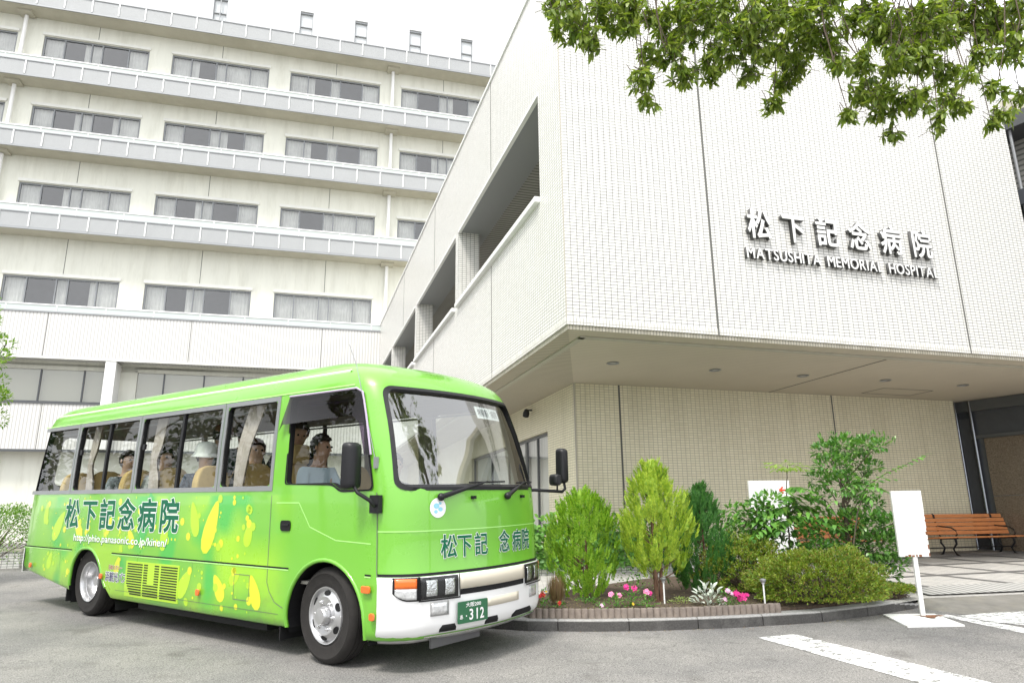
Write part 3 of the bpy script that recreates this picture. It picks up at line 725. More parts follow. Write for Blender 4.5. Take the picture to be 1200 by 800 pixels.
def loft(zlist, inset=0.0, zmap=None):
    mb = MB(); n = None
    for z in zlist:
        pts = ring(z)
        if inset:
            cx = -2.65; q = []
            for p in pts:
                hx = abs(p.x - cx); q.append(Vector((cx + (p.x - cx) * (hx - inset) / max(hx, .01) if hx > inset else p.x, p.y * (1 - inset / max(abs(p.y), inset * 1.0001)) if abs(p.y) > inset else 0, z)))
            # keep it simple: scale instead of true offset
            W = wz(z); q = [Vector((cx + (p.x - cx) * (3.55 - inset) / 3.55, p.y * (W - inset) / W, z)) for p in pts]
            pts = q
        else:
            pts = [Vector((p.x, p.y, max(p.z, botz(p.x) + (p.z - .20) * .3) if p.z < .5 else p.z)) for p in pts]
        if zmap: pts = [Vector((p.x, p.y, zmap(p.z))) for p in pts]
        n = len(pts); mb.v += [tuple(p) for p in pts]
    for j in range(len(zlist) - 1):
        for i in range(n):
            i2 = (i + 1) % n; mb.f.append((j * n + i, j * n + i2, (j + 1) * n + i2, (j + 1) * n + i)); mb.m.append(0)
    mb.f.append(tuple(range(n))[::-1]); mb.m.append(0); mb.f.append(tuple(range((len(zlist) - 1) * n, len(zlist) * n))); mb.m.append(0)
    return mb
def paint(name, leafy):
    m, nt, b = newmat(name); N, L = nt.nodes, nt.links
    base = (.150, .43, .034, 1)
    b.inputs['Base Color'].default_value = base; b.inputs['Roughness'].default_value = .32
    b.inputs['Coat Weight'].default_value = .7; b.inputs['Coat Roughness'].default_value = .05
    if leafy:
        tc = N.new('ShaderNodeTexCoord'); sx = N.new('ShaderNodeSeparateXYZ'); L.new(tc.outputs['Object'], sx.inputs[0])
        def ramp(sock, a, b_):
            r = N.new('ShaderNodeMapRange'); r.inputs[1].default_value = a; r.inputs[2].default_value = b_; L.new(sock, r.inputs[0]); return r.outputs[0]
        def mul(a, b_):
            q = N.new('ShaderNodeMath'); q.operation = 'MULTIPLY'; L.new(a, q.inputs[0]); L.new(b_, q.inputs[1]); return q.outputs[0]
        mask = mul(mul(ramp(sx.outputs[0], -.35, -.9), ramp(sx.outputs[0], -6.1, -5.2)), ramp(sx.outputs[2], 1.36, 1.34))
        n = N.new('ShaderNodeTexNoise'); n.inputs['Scale'].default_value = 1.1; n.inputs['Detail'].default_value = 1; L.new(tc.outputs['Object'], n.inputs['Vector'])
        r = N.new('ShaderNodeValToRGB'); r.color_ramp.elements[0].position = .42; r.color_ramp.elements[1].position = .62; L.new(n.outputs['Fac'], r.inputs[0])
        f = mul(mask, r.outputs[0])
        x = N.new('ShaderNodeMixRGB'); L.new(f, x.inputs[0]); x.inputs[1].default_value = base; x.inputs[2].default_value = (.30, .58, .02, 1)
        n2 = N.new('ShaderNodeTexNoise'); n2.inputs['Scale'].default_value = 1.6; n2.inputs['Detail'].default_value = 1
        mp = N.new('ShaderNodeMapping'); mp.inputs['Location'].default_value = (7, 3, 2); L.new(tc.outputs['Object'], mp.inputs[0]); L.new(mp.outputs[0], n2.inputs['Vector'])
        r2 = N.new('ShaderNodeValToRGB'); r2.color_ramp.elements[0].position = .55; r2.color_ramp.elements[1].position = .66; L.new(n2.outputs['Fac'], r2.inputs[0])
        f2 = mul(mask, r2.outputs[0])
        x2 = N.new('ShaderNodeMixRGB'); L.new(f2, x2.inputs[0]); L.new(x.outputs[0], x2.inputs[1]); x2.inputs[2].default_value = (.06, .42, .05, 1)
        n3 = N.new('ShaderNodeTexNoise'); n3.inputs['Scale'].default_value = 3.5; n3.inputs['Detail'].default_value = 8; n3.inputs['Roughness'].default_value = .7; L.new(tc.outputs['Object'], n3.inputs['Vector'])
        r3 = N.new('ShaderNodeValToRGB'); r3.color_ramp.elements[0].position = .42; r3.color_ramp.elements[1].position = .75; L.new(n3.outputs['Fac'], r3.inputs[0])
        dm = mul(mul(ramp(sx.outputs[2], .70, .25), r3.outputs[0]), r3.outputs[0])
        x3 = N.new('ShaderNodeMixRGB'); L.new(dm, x3.inputs[0]); L.new(x2.outputs[0], x3.inputs[1]); x3.inputs[2].default_value = (.16, .20, .07, 1)
        L.new(x3.outputs[0], b.inputs['Base Color'])
        rg = N.new('ShaderNodeMapRange'); rg.inputs[1].default_value = .3; rg.inputs[2].default_value = .8; rg.inputs[3].default_value = .24; rg.inputs[4].default_value = .42; L.new(n3.outputs['Fac'], rg.inputs[0]); L.new(rg.outputs[0], b.inputs['Roughness'])
    return m
M_green = paint('lime green bus paint', True)
M_green2 = mat('lime green trim paint', (.150, .43, .034), .32, coat=.7)
M_greenl = mat('pale green highlight', (.40, .78, .22), .3, coat=.5)  # lighter body green, paints the highlight along the creases
M_inside = mat('grey bus interior lining', (.30, .29, .26), .8)
M_leafy1 = mat('yellow leaf print', (.62, .66, .02), .35, coat=.6)
M_leafy2 = mat('light yellow-green print', (.40, .64, .02), .35, coat=.6)
M_leafy3 = mat('deep green leaf print', (.05, .40, .07), .35, coat=.6)
M_kgreen = mat('dark green lettering', (.002, .115, .055), .5, spec=.3)
M_kwhite = mat('white lettering', (.80, .80, .80), .4)
M_bumper = mat('white bumper paint', (.78, .78, .78), .3, coat=.5)
M_cream = mat('cream plastic panel', (.62, .57, .47), .4)
M_tint = glass_mat('bus side glass', (.80, .83, .80), .9, 1.5)
M_screen = glass_mat('windscreen glass', (.86, .90, .88), 1, 2.9)
M_chrome = mat('chrome', (.75, .75, .76), .1, metal=1)
M_silver = mat('silver wheel paint', (.52, .52, .53), .3, metal=.75, var=.06, scale=9)
M_tyre = mat('tyre rubber', (.014, .012, .011), .85, var=.25, scale=14, bump=.3, bscale=90)
M_orange = mat('orange lamp lens', (.75, .14, .01), .15, coat=1)
M_lampclear = mat('clear lamp lens', (.62, .63, .64), .12, metal=.4, var=.35, scale=30, coat=1)
M_facet = mat('faceted chrome reflector', (.80, .80, .81), .12, metal=1, bump=1.0, bscale=55)
M_seat = mat('tan seat fabric', (.56, .40, .17), .85, var=.12, scale=8)
M_curt2 = mat('beige bus curtain', (.52, .46, .42), .9, var=.1, scale=12)

def boolean(o, cutter, keep=False):
    m = o.modifiers.new('b', 'BOOLEAN'); m.operation = 'DIFFERENCE'; m.object = cutter; m.solver = 'EXACT'
    try: m.material_mode = 'TRANSFER'
    except Exception: pass
    dg = bpy.context.evaluated_depsgraph_get(); me = bpy.data.meshes.new_from_object(o.evaluated_get(dg))
    o.modifiers.clear(); old = o.data; o.data = me; bpy.data.meshes.remove(old)
    if not keep: bpy.data.objects.remove(cutter)
def rpoly(pts, r, n=4):
    """round the corners of a polygon"""
    out_ = []; m = len(pts)
    for i in range(m):
        p, a, b_ = Vector(pts[i]), Vector(pts[i - 1]), Vector(pts[(i + 1) % m])
        rr = r[i] if isinstance(r, (list, tuple)) else r
        if rr <= 0: out_.append(tuple(p)); continue
        da, db = (a - p).normalized(), (b_ - p).normalized(); k = min(rr, (a - p).length * .45, (b_ - p).length * .45)
        s_, e_ = p + da * k, p + db * k
        for j in range(n + 1):
            t = j / n; out_.append(tuple(s_ * (1 - t) ** 2 + p * 2 * t * (1 - t) + e_ * t * t))
    return out_
MXZ = Matrix(((1, 0, 0, 0), (0, 0, -1, 0), (0, 1, 0, 0), (0, 0, 0, 1)))     # (x, z) polygon extruded along -y
MYZ = Matrix(((0, 0, 1, 0), (1, 0, 0, 0), (0, 1, 0, 0), (0, 0, 0, 1)))     # (y, z) polygon extruded along +x
outer = loft(zs_)
body_ref = outer.mesh('ref'); 
bmr = bmesh.new(); bmr.from_mesh(body_ref); bmesh.ops.recalc_face_normals(bmr, faces=bmr.faces); bmesh.ops.triangulate(bmr, faces=[f for f in bmr.faces if len(f.verts) == 4]); bmr.to_mesh(body_ref); bmr.free()
REF = BVHTree.FromPolygons([v.co.copy() for v in body_ref.vertices], [tuple(p.vertices) for p in body_ref.polygons])
body = outer.build('body', [M_green], bus, clean=True)
inz = [.62, .8, 1.0, 1.38, 1.6, 1.9, 2.1, 2.24, 2.30, 2.36, 2.42, 2.46]
cav = loft(inz, inset=.055).build('cutter', [M_inside], clean=True)
cav.matrix_world = bus.matrix_world
bpy.context.view_layer.update()
def cut(mb, m):
    c = mb.build('cutter', [m], clean=True); c.matrix_world = BM.copy(); bpy.context.view_layer.update(); boolean(body, c)
boolean(body, cav)
SIDE_WIN = [(-6.03, -4.98), (-4.88, -3.42), (-3.32, -1.74), (-1.64, -.84)]
WB, WT = 1.43, 2.205
for i, (a, b_) in enumerate(SIDE_WIN):
    p = [(a, WB), (b_, WB), (b_, WT), (a + (.12 if i == 0 else 0), WT)]
    cut(MB().prism(rpoly(p, .05), -1.3, 1.3, MXZ), M_black)
DW = [(-.60, 1.445), (.03, 1.445), (.12, 1.385), (.52, 1.385), (.46, 1.62), (.30, 2.20), (-.62, 2.20)]
DWp = rpoly(DW, [.03, .06, .06, .06, .5, .13, .06])
cut(MB().prism(DWp, -1.3, 1.3, MXZ), M_black)
WSp = rpoly([(-.90, 1.40), (.90, 1.40), (.835, 2.22), (-.835, 2.22)], .09, 5)
cut(MB().prism(WSp, -.35, 2.0, MYZ), M_black)
cut(MB().prism(rpoly([(-.75, 1.5), (.75, 1.5), (.72, 2.15), (-.72, 2.15)], .1), -7, -5.8, MYZ), M_black)
def arc_poly(cx, cz, r, z0, n=28, sq=1.0):
    a0 = math.asin(max(-1, (z0 - cz) / r)); return [(cx + r * math.cos(a0 + (math.pi - 2 * a0) * k / n), cz + r * sq * math.sin(a0 + (math.pi - 2 * a0) * k / n)) for k in range(n + 1)]
RARCH = rpoly([(-3.60, .12), (-3.62, .22), (-3.86, .42), (-3.98, .62), (-4.18, .76), (-4.48, .755), (-4.66, .60), (-4.70, .38), (-4.71, .12)], [0, .06, .1, .12, .16, .16, .12, .06, 0])
ARCH = [(-.03, .325, .49), (-4.20, .30, .49)]
for cx, cz, r in ARCH:
    for sg in (-1, 1):
        pol = arc_poly(cx, cz, r, .12) if cx > -1 else RARCH
        cut(MB().prism(pol, .55 * sg, 1.3 * sg, MXZ), M_black)
def on_side(x, z, eps, sg=-1):
    W = wz(z); return Vector((x, sg * (W + eps), z))
# printed leaves and dots on the flank (part of the livery)
rl = random.Random(11)
def leaf_outline(cx, cz, L_, W_, a, n=14):
    P_ = []
    for k in range(n):
        t = k / n * 2 * math.pi; u = math.cos(t); v = math.sin(t) * (1 - .35 * u) * (1 if abs(u) < .98 else .3)
        P_.append((cx + L_ * u * math.cos(a) - W_ * v * math.sin(a), cz + L_ * u * math.sin(a) + W_ * v * math.cos(a)))
    return P_
DEC = []
def decal(name, polys, mat_, e):
    mb = MB()
    for P_ in polys:
        c_ = (sum(p[0] for p in P_) / len(P_), sum(p[1] for p in P_) / len(P_)); b_ = len(mb.v)
        mb.add([on_side(*c_, e)] + [on_side(*p, e) for p in P_], [(0, i + 1, (i + 1) % len(P_) + 1) for i in range(len(P_))])
    DEC.append((mb, mat_))
def ok(cx, cz, rad):
    if not (-5.75 < cx < -.95): return False
    if cz + rad > 1.36 or cz - rad < botz(cx) + .05: return False
    if abs(cz - .722) < rad + .015: return False
    if (cx + 4.2) ** 2 + (cz - .3) ** 2 < (.52 + rad) ** 2: return False
    return True
A1 = []
big = [(-1.75, 1.05, .27, .10, 1.2), (-2.05, 1.12, .18, .07, 1.9), (-3.85, .86 + .15, .13, .06, 1.0), (-5.15, 1.0, .22, .09, .9), (-3.55, .60, .10, .06, 1.3), (-2.15, .50, .17, .08, .9), (-1.55, .50, .14, .07, 2.2), (-1.3, .60, .09, .05, .5), (-.98, .5, .16, .07, 2.0), (-5.3, .58, .11, .06, 1.2), (-3.0, 1.22, .1, .05, .3), (-2.6, .95, .16, .07, 1.4), (-4.6, .98, .16, .07, 2.3), (-1.12, 1.0, .12, .06, 1.3), (-3.3, .9, .12, .06, 2.2), (-5.55, 1.15, .14, .06, 1.5)]
A1 = [leaf_outline(*b_) for b_ in big]
decal('leaf_print', A1[::2], M_leafy1, .0012); decal('leaf_print', A1[1::2], M_leafy2, .0014)
dots = [[], []]
for _ in range(420):
    cx, cz, r_ = rl.uniform(-5.7, -.9), rl.uniform(.3, 1.35), rl.choice([.010, .014, .02, .028, .04])
    if ok(cx, cz, r_): dots[rl.random() < .5].append([(cx + r_ * math.cos(k * math.pi / 5), cz + r_ * math.sin(k * math.pi / 5)) for k in range(10)])
decal('dot_print', dots[0][:90], M_leafy1, .0018); decal('dot_print', dots[1][:90], M_leafy2, .0020)
decal('leaf_print', [leaf_outline(-2.9, 1.2, .2, .09, 1.9), leaf_outline(-3.0, 1.02, .15, .07, .8)], M_leafy3, .0010)
bmb = bmesh.new(); bmb.from_mesh(body.data)
for mb_, m_ in DEC:
    if m_.name not in [q.name for q in body.data.materials if q]: body.data.materials.append(m_)
    si = [q.name if q else '' for q in body.data.materials].index(m_.name)
    vs_ = [bmb.verts.new(p) for p in mb_.v]
    for f_ in mb_.f:
        try: nf = bmb.faces.new([vs_[k_] for k_ in f_]); nf.material_index = si
        except ValueError: pass
bmb.normal_update()
bmb.to_mesh(body.data); bmb.free()
# (arch lips follow below)
# smooth the outer skin with the normals of the uncut shell
me = body.data
for p in me.polygons: p.use_smooth = True
ref_n = [v.normal.copy() for v in body_ref.vertices]
gi = [i for i, m_ in enumerate(me.materials) if m_ and m_.name.startswith('lime')][0]
loopn = [(0, 0, 0)] * len(me.loops)
for p in me.polygons:
    own = p.normal.copy()
    for li in p.loop_indices:
        co = me.vertices[me.loops[li].vertex_index].co
        n_ = own
        if p.material_index == gi:
            hit, nn, fi, d = REF.find_nearest(co)
            if d is not None and d < .004:
                vi = body_ref.polygons[fi].vertices
                if len(vi) == 3:
                    A_, B_2, C_ = (body_ref.vertices[k].co for k in vi)
                    ar = (B_2 - A_).cross(C_ - A_).length
                    if ar > 1e-9:
                        wa = (B_2 - hit).cross(C_ - hit).length / ar; wb = (C_ - hit).cross(A_ - hit).length / ar; wc = 1 - wa - wb
                        q = ref_n[vi[0]] * wa + ref_n[vi[1]] * wb + ref_n[vi[2]] * wc
                        if q.length > .1 and q.normalized().dot(own) > .5: n_ = q.normalized()
        loopn[li] = tuple(n_)
me.normals_split_custom_set(loopn)

def skin(name, fn, us, vs, mat_, thick=.01, parent=None, smooth=30):
    """patch of surface fn(u, v) with thickness"""
    mb = MB(); nu, nv = len(us), len(vs)
    P_ = [fn(u, v) for v in vs for u in us]; mb.v = [tuple(p) for p in P_]
    mb.f = [(j * nu + i, j * nu + i + 1, (j + 1) * nu + i + 1, (j + 1) * nu + i) for j in range(nv - 1) for i in range(nu - 1)]; mb.m = [0] * len(mb.f)
    o = mb.build(name, mat_, parent or bus, smooth, clean=False)
    if thick:
        m = o.modifiers.new('s', 'SOLIDIFY'); m.thickness = thick; m.offset = -1
    return o
def lin(a, b_, n): return [a + (b_ - a) * i / n for i in range(n + 1)]
def ftoz(t, z, e=0): return front_pt(t, z, e)
# windows: silver frames, dark seals, panes
frame_out = MB()
def side_strip(x0, x1, z0, z1, e0, e1, mb, sg=-1, n=4):
    zz = lin(z0, z1, n)
    for k in range(n):
        for (ea, eb) in ((e0, e1),):
            p = [on_side(x0, zz[k], e1, sg), on_side(x1, zz[k], e1, sg), on_side(x1, zz[k + 1], e1, sg), on_side(x0, zz[k + 1], e1, sg)]
            q = [on_side(x0, zz[k], e0, sg), on_side(x1, zz[k], e0, sg), on_side(x1, zz[k + 1], e0, sg), on_side(x0, zz[k + 1], e0, sg)]
            mb.add(p + q, [(0, 1, 2, 3), (1, 5, 6, 2), (4, 0, 3, 7)] + ([(0, 4, 5, 1)] if k == 0 else []) + ([(3, 2, 6, 7)] if k == n - 1 else []))
M_winframe = mat('silver window frame', (.36, .37, .38), .35, metal=.75)
for sg in (-1, 1):
    wins = SIDE_WIN
    for i, (a, b_) in enumerate(wins):
        fr = MB(); m_ = .045
        side_strip(a - m_ if i else a - .03, b_ + m_, WB - .045, WB, -.01, .006, fr, sg, 1); side_strip(a - m_ if i else a + .09, b_ + m_, WT, WT + .045, -.01, .006, fr, sg, 1)
        if i: side_strip(a - .045, a, WB, WT, -.01, .006, fr, sg)
        side_strip(b_, b_ + .045, WB, WT, -.01, .006, fr, sg)
        f = fr.build('window', M_winframe, bus, clean=True)
        pn = MB(); 
        zz = lin(WB - .02, WT + .02, 4)
        for k in range(4): pn.quad(on_side(a - .02 if i else a - .02 + .13 * k / 4, zz[k], -.03, sg), on_side(b_ + .02, zz[k], -.03, sg), on_side(b_ + .02, zz[k + 1], -.03, sg), on_side(a - .02 if i else a - .02 + .13 * (k + 1) / 4, zz[k + 1], -.03, sg))
        pn.build('pane', M_tint, f, 60, clean=True)
        if i in (1, 2):
            mu = MB(); xm = a + (b_ - a) * (.50 if i == 1 else .52); side_strip(xm - .022, xm + .022, WB, WT, -.045, -.012, mu, sg); mu.build('sliding_stile', M_blackgl, f, clean=True)
            lt = MB(); side_strip(a + .03, a + .08, 1.86, 1.92, -.03, -.005, lt, sg, 1); lt.build('catch', M_blackgl, f)
    pm = MB(); hz = lin(1.36, 2.22, 5)
    pm.add([(x, sg * .955, z) for x, z in DWp], [tuple(range(len(DWp)))])
    f = pm.build('window', M_tint, bus)
    bmw = MB()                                      # black rubber frame following the outline
    n_ = len(DWp); cx = sum(p[0] for p in DWp) / n_; cz = sum(p[1] for p in DWp) / n_
    for k in range(n_):
        a, b_ = DWp[k], DWp[(k + 1) % n_]
        def grow(p, d):
            v = Vector((p[0] - cx, p[1] - cz)); return (p[0] + v.x / v.length * d, p[1] + v.y / v.length * d)
        ao, bo = grow(a, .022), grow(b_, .022)
        bmw.add([on_side(a[0], a[1], .004, sg), on_side(b_[0], b_[1], .004, sg), on_side(bo[0], bo[1], .004, sg), on_side(ao[0], ao[1], .004, sg)], [(0, 1, 2, 3)])
    bmw.build('window_rubber', M_black, f)
# windscreen
def yz_on_front(y, z, e):
    """nose surface point for a given y"""
    W, r = wz(z), lerp_tab(T_r, z); st = W - r; a = abs(y)
    t = a / W if a <= st else (st + r * math.asin(min(1, (a - st) / r))) / W
    return front_pt(t * (1 if y >= 0 else -1), z, e)
ws = MB(); nz = 10
rows = []
for j in range(nz + 1):
    z = 1.39 + (2.23 - 1.39) * j / nz; hw = .905 + (.84 - .905) * j / nz
    rows.append([yz_on_front(-hw + 2 * hw * i / 28, z, -.028) for i in range(29)])
for j in range(nz):
    for i in range(28): ws.quad(rows[j][i], rows[j][i + 1], rows[j + 1][i + 1], rows[j + 1][i])
wso = ws.build('windscreen', M_screen, bus, 170, clean=True)
rb = MB(); n_ = len(WSp)
for k in range(n_):
    a, b_ = WSp[k], WSp[(k + 1) % n_]; c_ = Vector((0, 1.81))
    seg = 10 if abs(a[0] - b_[0]) > .8 else (6 if abs(a[1] - b_[1]) > .4 else 1)
    for s_ in range(seg):
        p = Vector(a).lerp(Vector(b_), s_ / seg); q = Vector(a).lerp(Vector(b_), (s_ + 1) / seg)
        def gr(v, d): return Vector((v.x + math.copysign(d, v.x) * min(1, abs(v.x) / .7), v.y + (d if v.y > 1.81 else -d) * (1 if abs(v.y - 1.81) > .3 else abs(v.y - 1.81) / .3)))
        po, qo = gr(p, .028), gr(q, .028); pi_, qi = gr(p, -.02), gr(q, -.02)
        for (u1, u2, v1, v2, e1, e2) in ((pi_, qi, p, q, -.012, .008), (p, q, po, qo, .008, .003)):
            rb.add([yz_on_front(u1.x, u1.y, e1), yz_on_front(u2.x, u2.y, e1), yz_on_front(v2.x, v2.y, e2), yz_on_front(v1.x, v1.y, e2)], [(0, 1, 2, 3)])
rb.build('windscreen_rubber', M_blackgl, wso, clean=True)
# interior: floor, dashboard, steering wheel, seats, curtains
MB().box(-6.0, .62, -.92, .92, .60, .625).build('floor', M_inside, bus)
db = MB().prism([(.25, .63), (.62, .63), (.66, 1.30), (.60, 1.36), (.34, 1.30), (.22, 1.12)], -.86, .86, MXZ).build('dashboard', mat('grey dashboard', (.16, .15, .14), .6), bus); bev(db, .02)
MB().box(.38, .60, -.72, -.28, 1.345, 1.352).build('paper_sheet', mat('white paper', (.8, .8, .8), .8), db)
stw = MB(); 
MS = Matrix.Translation((.16, -.48, 1.28)) @ Matrix.Rotation(R(-58), 4, 'Y')
ring_ = [MS @ Vector((.2 * math.cos(a * math.pi / 12), .2 * math.sin(a * math.pi / 12), 0)) for a in range(25)]
stw.tube(ring_, .014, 8, caps=False)
for a in (0, 2.1, 4.2): stw.tube([MS @ Vector((0, 0, -.02)), MS @ Vector((.2 * math.cos(a), .2 * math.sin(a), 0))], .012, 6)
stw.tube([MS @ Vector((0, 0, 0)), MS @ Vector((0, 0, -.4))], .025, 8)
stw.build('steering_wheel', M_blackgl, bus, 40)
def seat(x, y):
    mb = MB(); o = mb.box(x - .22, x + .24, y - .21, y + .21, .94, 1.06).build('seat', M_seat, bus); bev(o, .04, 3)
    T = Matrix.Translation((x - .22, y, 1.03)) @ Matrix.Rotation(R(-12), 4, 'Y')
    b2 = MB().prism(rpoly([(-.21, 0), (.21, 0), (.21, .46), (.13, .64), (-.13, .64), (-.21, .46)], .09), -.05, .06, T @ Matrix(((0, 0, 1, 0), (1, 0, 0, 0), (0, 1, 0, 0), (0, 0, 0, 1)))).build('backrest', M_seat, o); bev(b2, .025, 3)
    MB().box(x - .18, x + .2, y - .18, y + .18, .63, .93).build('seat_base', M_blackgl, o)
    return o
seat0 = seat(-.86, -.48)
hr = MB().box(-1.19, -1.09, -.60, -.36, 1.64, 1.84).build('headrest', M_seat, seat0); bev(hr, .04, 3)
for x in (-1.25, -2.05, -2.85, -3.65, -4.45, -5.25):
    for y in (-.66, -.23, .66): seat(x, y)
for sg in (-1, 1):
    for x0, x1, sw in ((-4.80, -4.62, 0), (-3.26, -3.04, 0), (-1.60, -1.32, .12), (-5.2, -5.05, 0)):
        mb = MB(); n = 14; nzc = 10; P_ = []
        for j in range(nzc + 1):
            z = 1.42 + .80 * j / nzc; pin = 1 - .35 * math.exp(-((z - 1.72) / .12) ** 2) if not sw else 1 - .45 * (1 - j / nzc) ** 1.2
            for i in range(n + 1):
                u = i / n; P_.append(Vector((x0 + (x1 - x0) * (u * pin) + (sw * (j / nzc) ** 2), sg * (.875 - .05 * max(0, z - 1.8) / .4 + .016 * math.sin(u * 26)), z)))
        mb.v = [tuple(p) for p in P_]; mb.f = [(j * (n + 1) + i, j * (n + 1) + i + 1, (j + 1) * (n + 1) + i + 1, (j + 1) * (n + 1) + i) for j in range(nzc) for i in range(n)]; mb.m = [0] * len(mb.f)
        mb.build('curtain', M_curt2, bus, 170)
    MB().tube([(-5.9, sg * .80, 2.16), (.1, sg * .80, 2.16)], .012, 8).build('luggage_rail', M_steel, bus)
# wheel housings and chassis
for cx, cz, r in ARCH:
    for sg in (-1, 1):
        pol = arc_poly(cx, cz, r + .02, .2, 20) if cx > -1 else RARCH; mb = MB(); n = len(pol)
        for k in range(n - 1): mb.quad((pol[k][0], sg * .95, pol[k][1]), (pol[k + 1][0], sg * .95, pol[k + 1][1]), (pol[k + 1][0], sg * .5, pol[k + 1][1]), (pol[k][0], sg * .5, pol[k][1]))
        mb.add([(p[0], sg * .5, p[1]) for p in pol], [tuple(range(n))])
        mb.build('wheel_housing', M_black, bus)
        lip = MB(); pl = arc_poly(cx, cz, r + .004, .25, 24) if cx > -1 else [p for p in RARCH if p[1] > .25]
        lip.tube([on_side(p[0], p[1], -.006, sg) for p in pl], .018, 8); lip.build('wheel_arch', M_green2, bus, 50)
MB().box(-5.6, .5, -.45, .45, .26, .58).build('chassis', M_black, bus)
MB().box(-3.2, -.9, -.9, -.5, .17, .42).build('side_tank', M_black, bus)
MB().box(.80, .82, -.62, -.02, .165, .25).build('skid_plate', mat('dark grey plate', (.09, .09, .095), .5), bus)
# wheels
def wheel(x, y, sg, rear=False, steer=0):
    T = Matrix.Translation((x, y, .38)) @ Matrix.Rotation(steer, 4, 'Z') @ Matrix.Rotation(R(90) * sg * -1, 4, 'X')   # local +Z points outwards
    hw = .1
    tp = [(.225, -hw + .01), (.26, -hw), (.33, -hw - .008), (.362, -hw + .01), (.378, -hw + .035), (.380, -.05), (.374, -.047), (.374, -.041), (.380, -.038), (.380, -.003), (.374, 0), (.374, .006), (.380, .009), (.380, .038), (.374, .041), (.374, .047), (.380, .05), (.378, hw - .035), (.362, hw - .01), (.345, hw + .003), (.33, hw + .008), (.325, hw + .004), (.26, hw), (.225, hw - .01), (.20, hw - .04), (.20, -hw + .04)]
    ty = MB().lathe(tp, 56, T, closed=True)
    if rear: ty.lathe(tp, 56, T @ Matrix.Translation((0, 0, -.25)), closed=True)
    wo = ty.build('wheel', M_tyre, bus, 45)
    if not rear:
        prof = [(.228, hw - .018), (.222, hw + .002), (.214, hw), (.205, hw - .02), (.198, hw - .025), (.17, hw - .005), (.15, hw + .01), (.12, hw + .006), (.085, hw - .002), (.08, hw - .01), (.075, hw - .01), (.07, hw + .04), (.06, hw + .055), (0, hw + .058)]
        ro = MB().lathe(prof, 48, T).build('rim', M_silver, wo, 35)
        for k in range(6):
            a = k * math.pi / 3 + .45; c_ = T @ Matrix.Translation((.177 * math.cos(a), .177 * math.sin(a), hw - .004)) @ Matrix.Rotation(a, 4, 'Z') @ Matrix.Scale(.6, 4, (1, 0, 0))
            MB().lathe([(0, .001), (.034, .001), (.036, -.006)], 16, c_ @ Matrix.Rotation(R(14), 4, 'Y')).build('rim_hole', M_black, ro)
            a += .52; c_ = T @ Matrix.Translation((.112 * math.cos(a), .112 * math.sin(a), hw + .002))
            MB().lathe([(0, .022), (.010, .020), (.013, .006), (.017, .004), (.018, 0)], 10, c_).build('wheel_nut', M_chrome, ro, 40)
    else:
        prof = [(.228, hw - .018), (.222, hw + .004), (.212, hw), (.204, hw - .015), (.196, hw - .05), (.19, hw - .055), (.184, hw - .11), (.172, hw - .125), (.16, hw - .15), (.10, hw - .155), (.075, hw - .15), (.07, hw - .09), (.055, hw - .07), (0, hw - .07)]
        ro = MB().lathe(prof, 48, T).build('rim', M_silver, wo, 35)
        for k in range(5):
            a = k * 1.2566; MB().lathe([(0, .012), (.012, .01), (.015, 0)], 8, T @ Matrix.Translation((.12 * math.cos(a), .12 * math.sin(a), hw - .154))).build('wheel_nut', M_chrome, ro)
    return wo
for sg in (-1, 1):
    wheel(-.04, sg * .86, sg, False, R(-4)); wheel(-4.31, sg * .84, sg, True)
    for x, w_ in ((-.62, .3), (-4.80, .26)):
        MB().box(x - .008, x + .008, sg * .72, sg * .97, .13, .50).build('mud_flap', M_black, bus)
# body lines: dark groove along the side, seams, highlights painted along the creases
def side_line(name, pts, w_, mat_, e=.002, sg=-1):
    mb = MB(); 
    for a, b_ in zip(pts, pts[1:]):
        a, b_ = Vector(a), Vector(b_); d = (b_ - a).normalized(); n = Vector((-d.y, d.x)) * w_ / 2
        k = max(1, int((b_ - a).length / .3))
        for i in range(k):
            p, q = a.lerp(b_, i / k), a.lerp(b_, (i + 1) / k)
            c4_ = [p - n, q - n, q + n, p + n]
            mb.add([on_side(v.x, v.y, e, sg) for v in c4_], [(0, 1, 2, 3)])
    return mb.build(name, mat_, bus)
for sg in (-1, 1):
    for a, b_ in ((-6.1, -4.70), (-3.70, -.50), (.46, .53)):
        side_line('body_groove', [(a, .728), (b_, .728)], .014, M_black, .003, sg)
        side_line('body_crease_highlight', [(a, .715), (b_, .715)], .010, M_greenl, .0035, sg)
    side_line('panel_gap', [(-.80, 2.24), (-.80, .60), (-.76, .52), (-.68, .44), (-.56, .40)], .007, M_joint, .002, sg)
    side_line('panel_gap', [(.20, 2.23), (.36, 1.9), (.515, 1.40)], .007, M_joint, .002, sg) if 0 else None
    side_line('door_crease_highlight', [(-.72, 1.28), (-.40, 1.28), (-.24, 1.08), (.1, .98), (.52, .965)], .008, M_greenl, .002, sg)
    side_line('panel_gap', [(-3.55, .345), (-.62, .345)], .004, M_joint, .0025, sg); side_line('panel_gap', [(-5.0, .33), (-5.0, .72)], .004, M_joint, .0025, sg); side_line('panel_gap', [(-2.02, .26), (-2.02, .72)], .003, M_joint, .0025, sg)
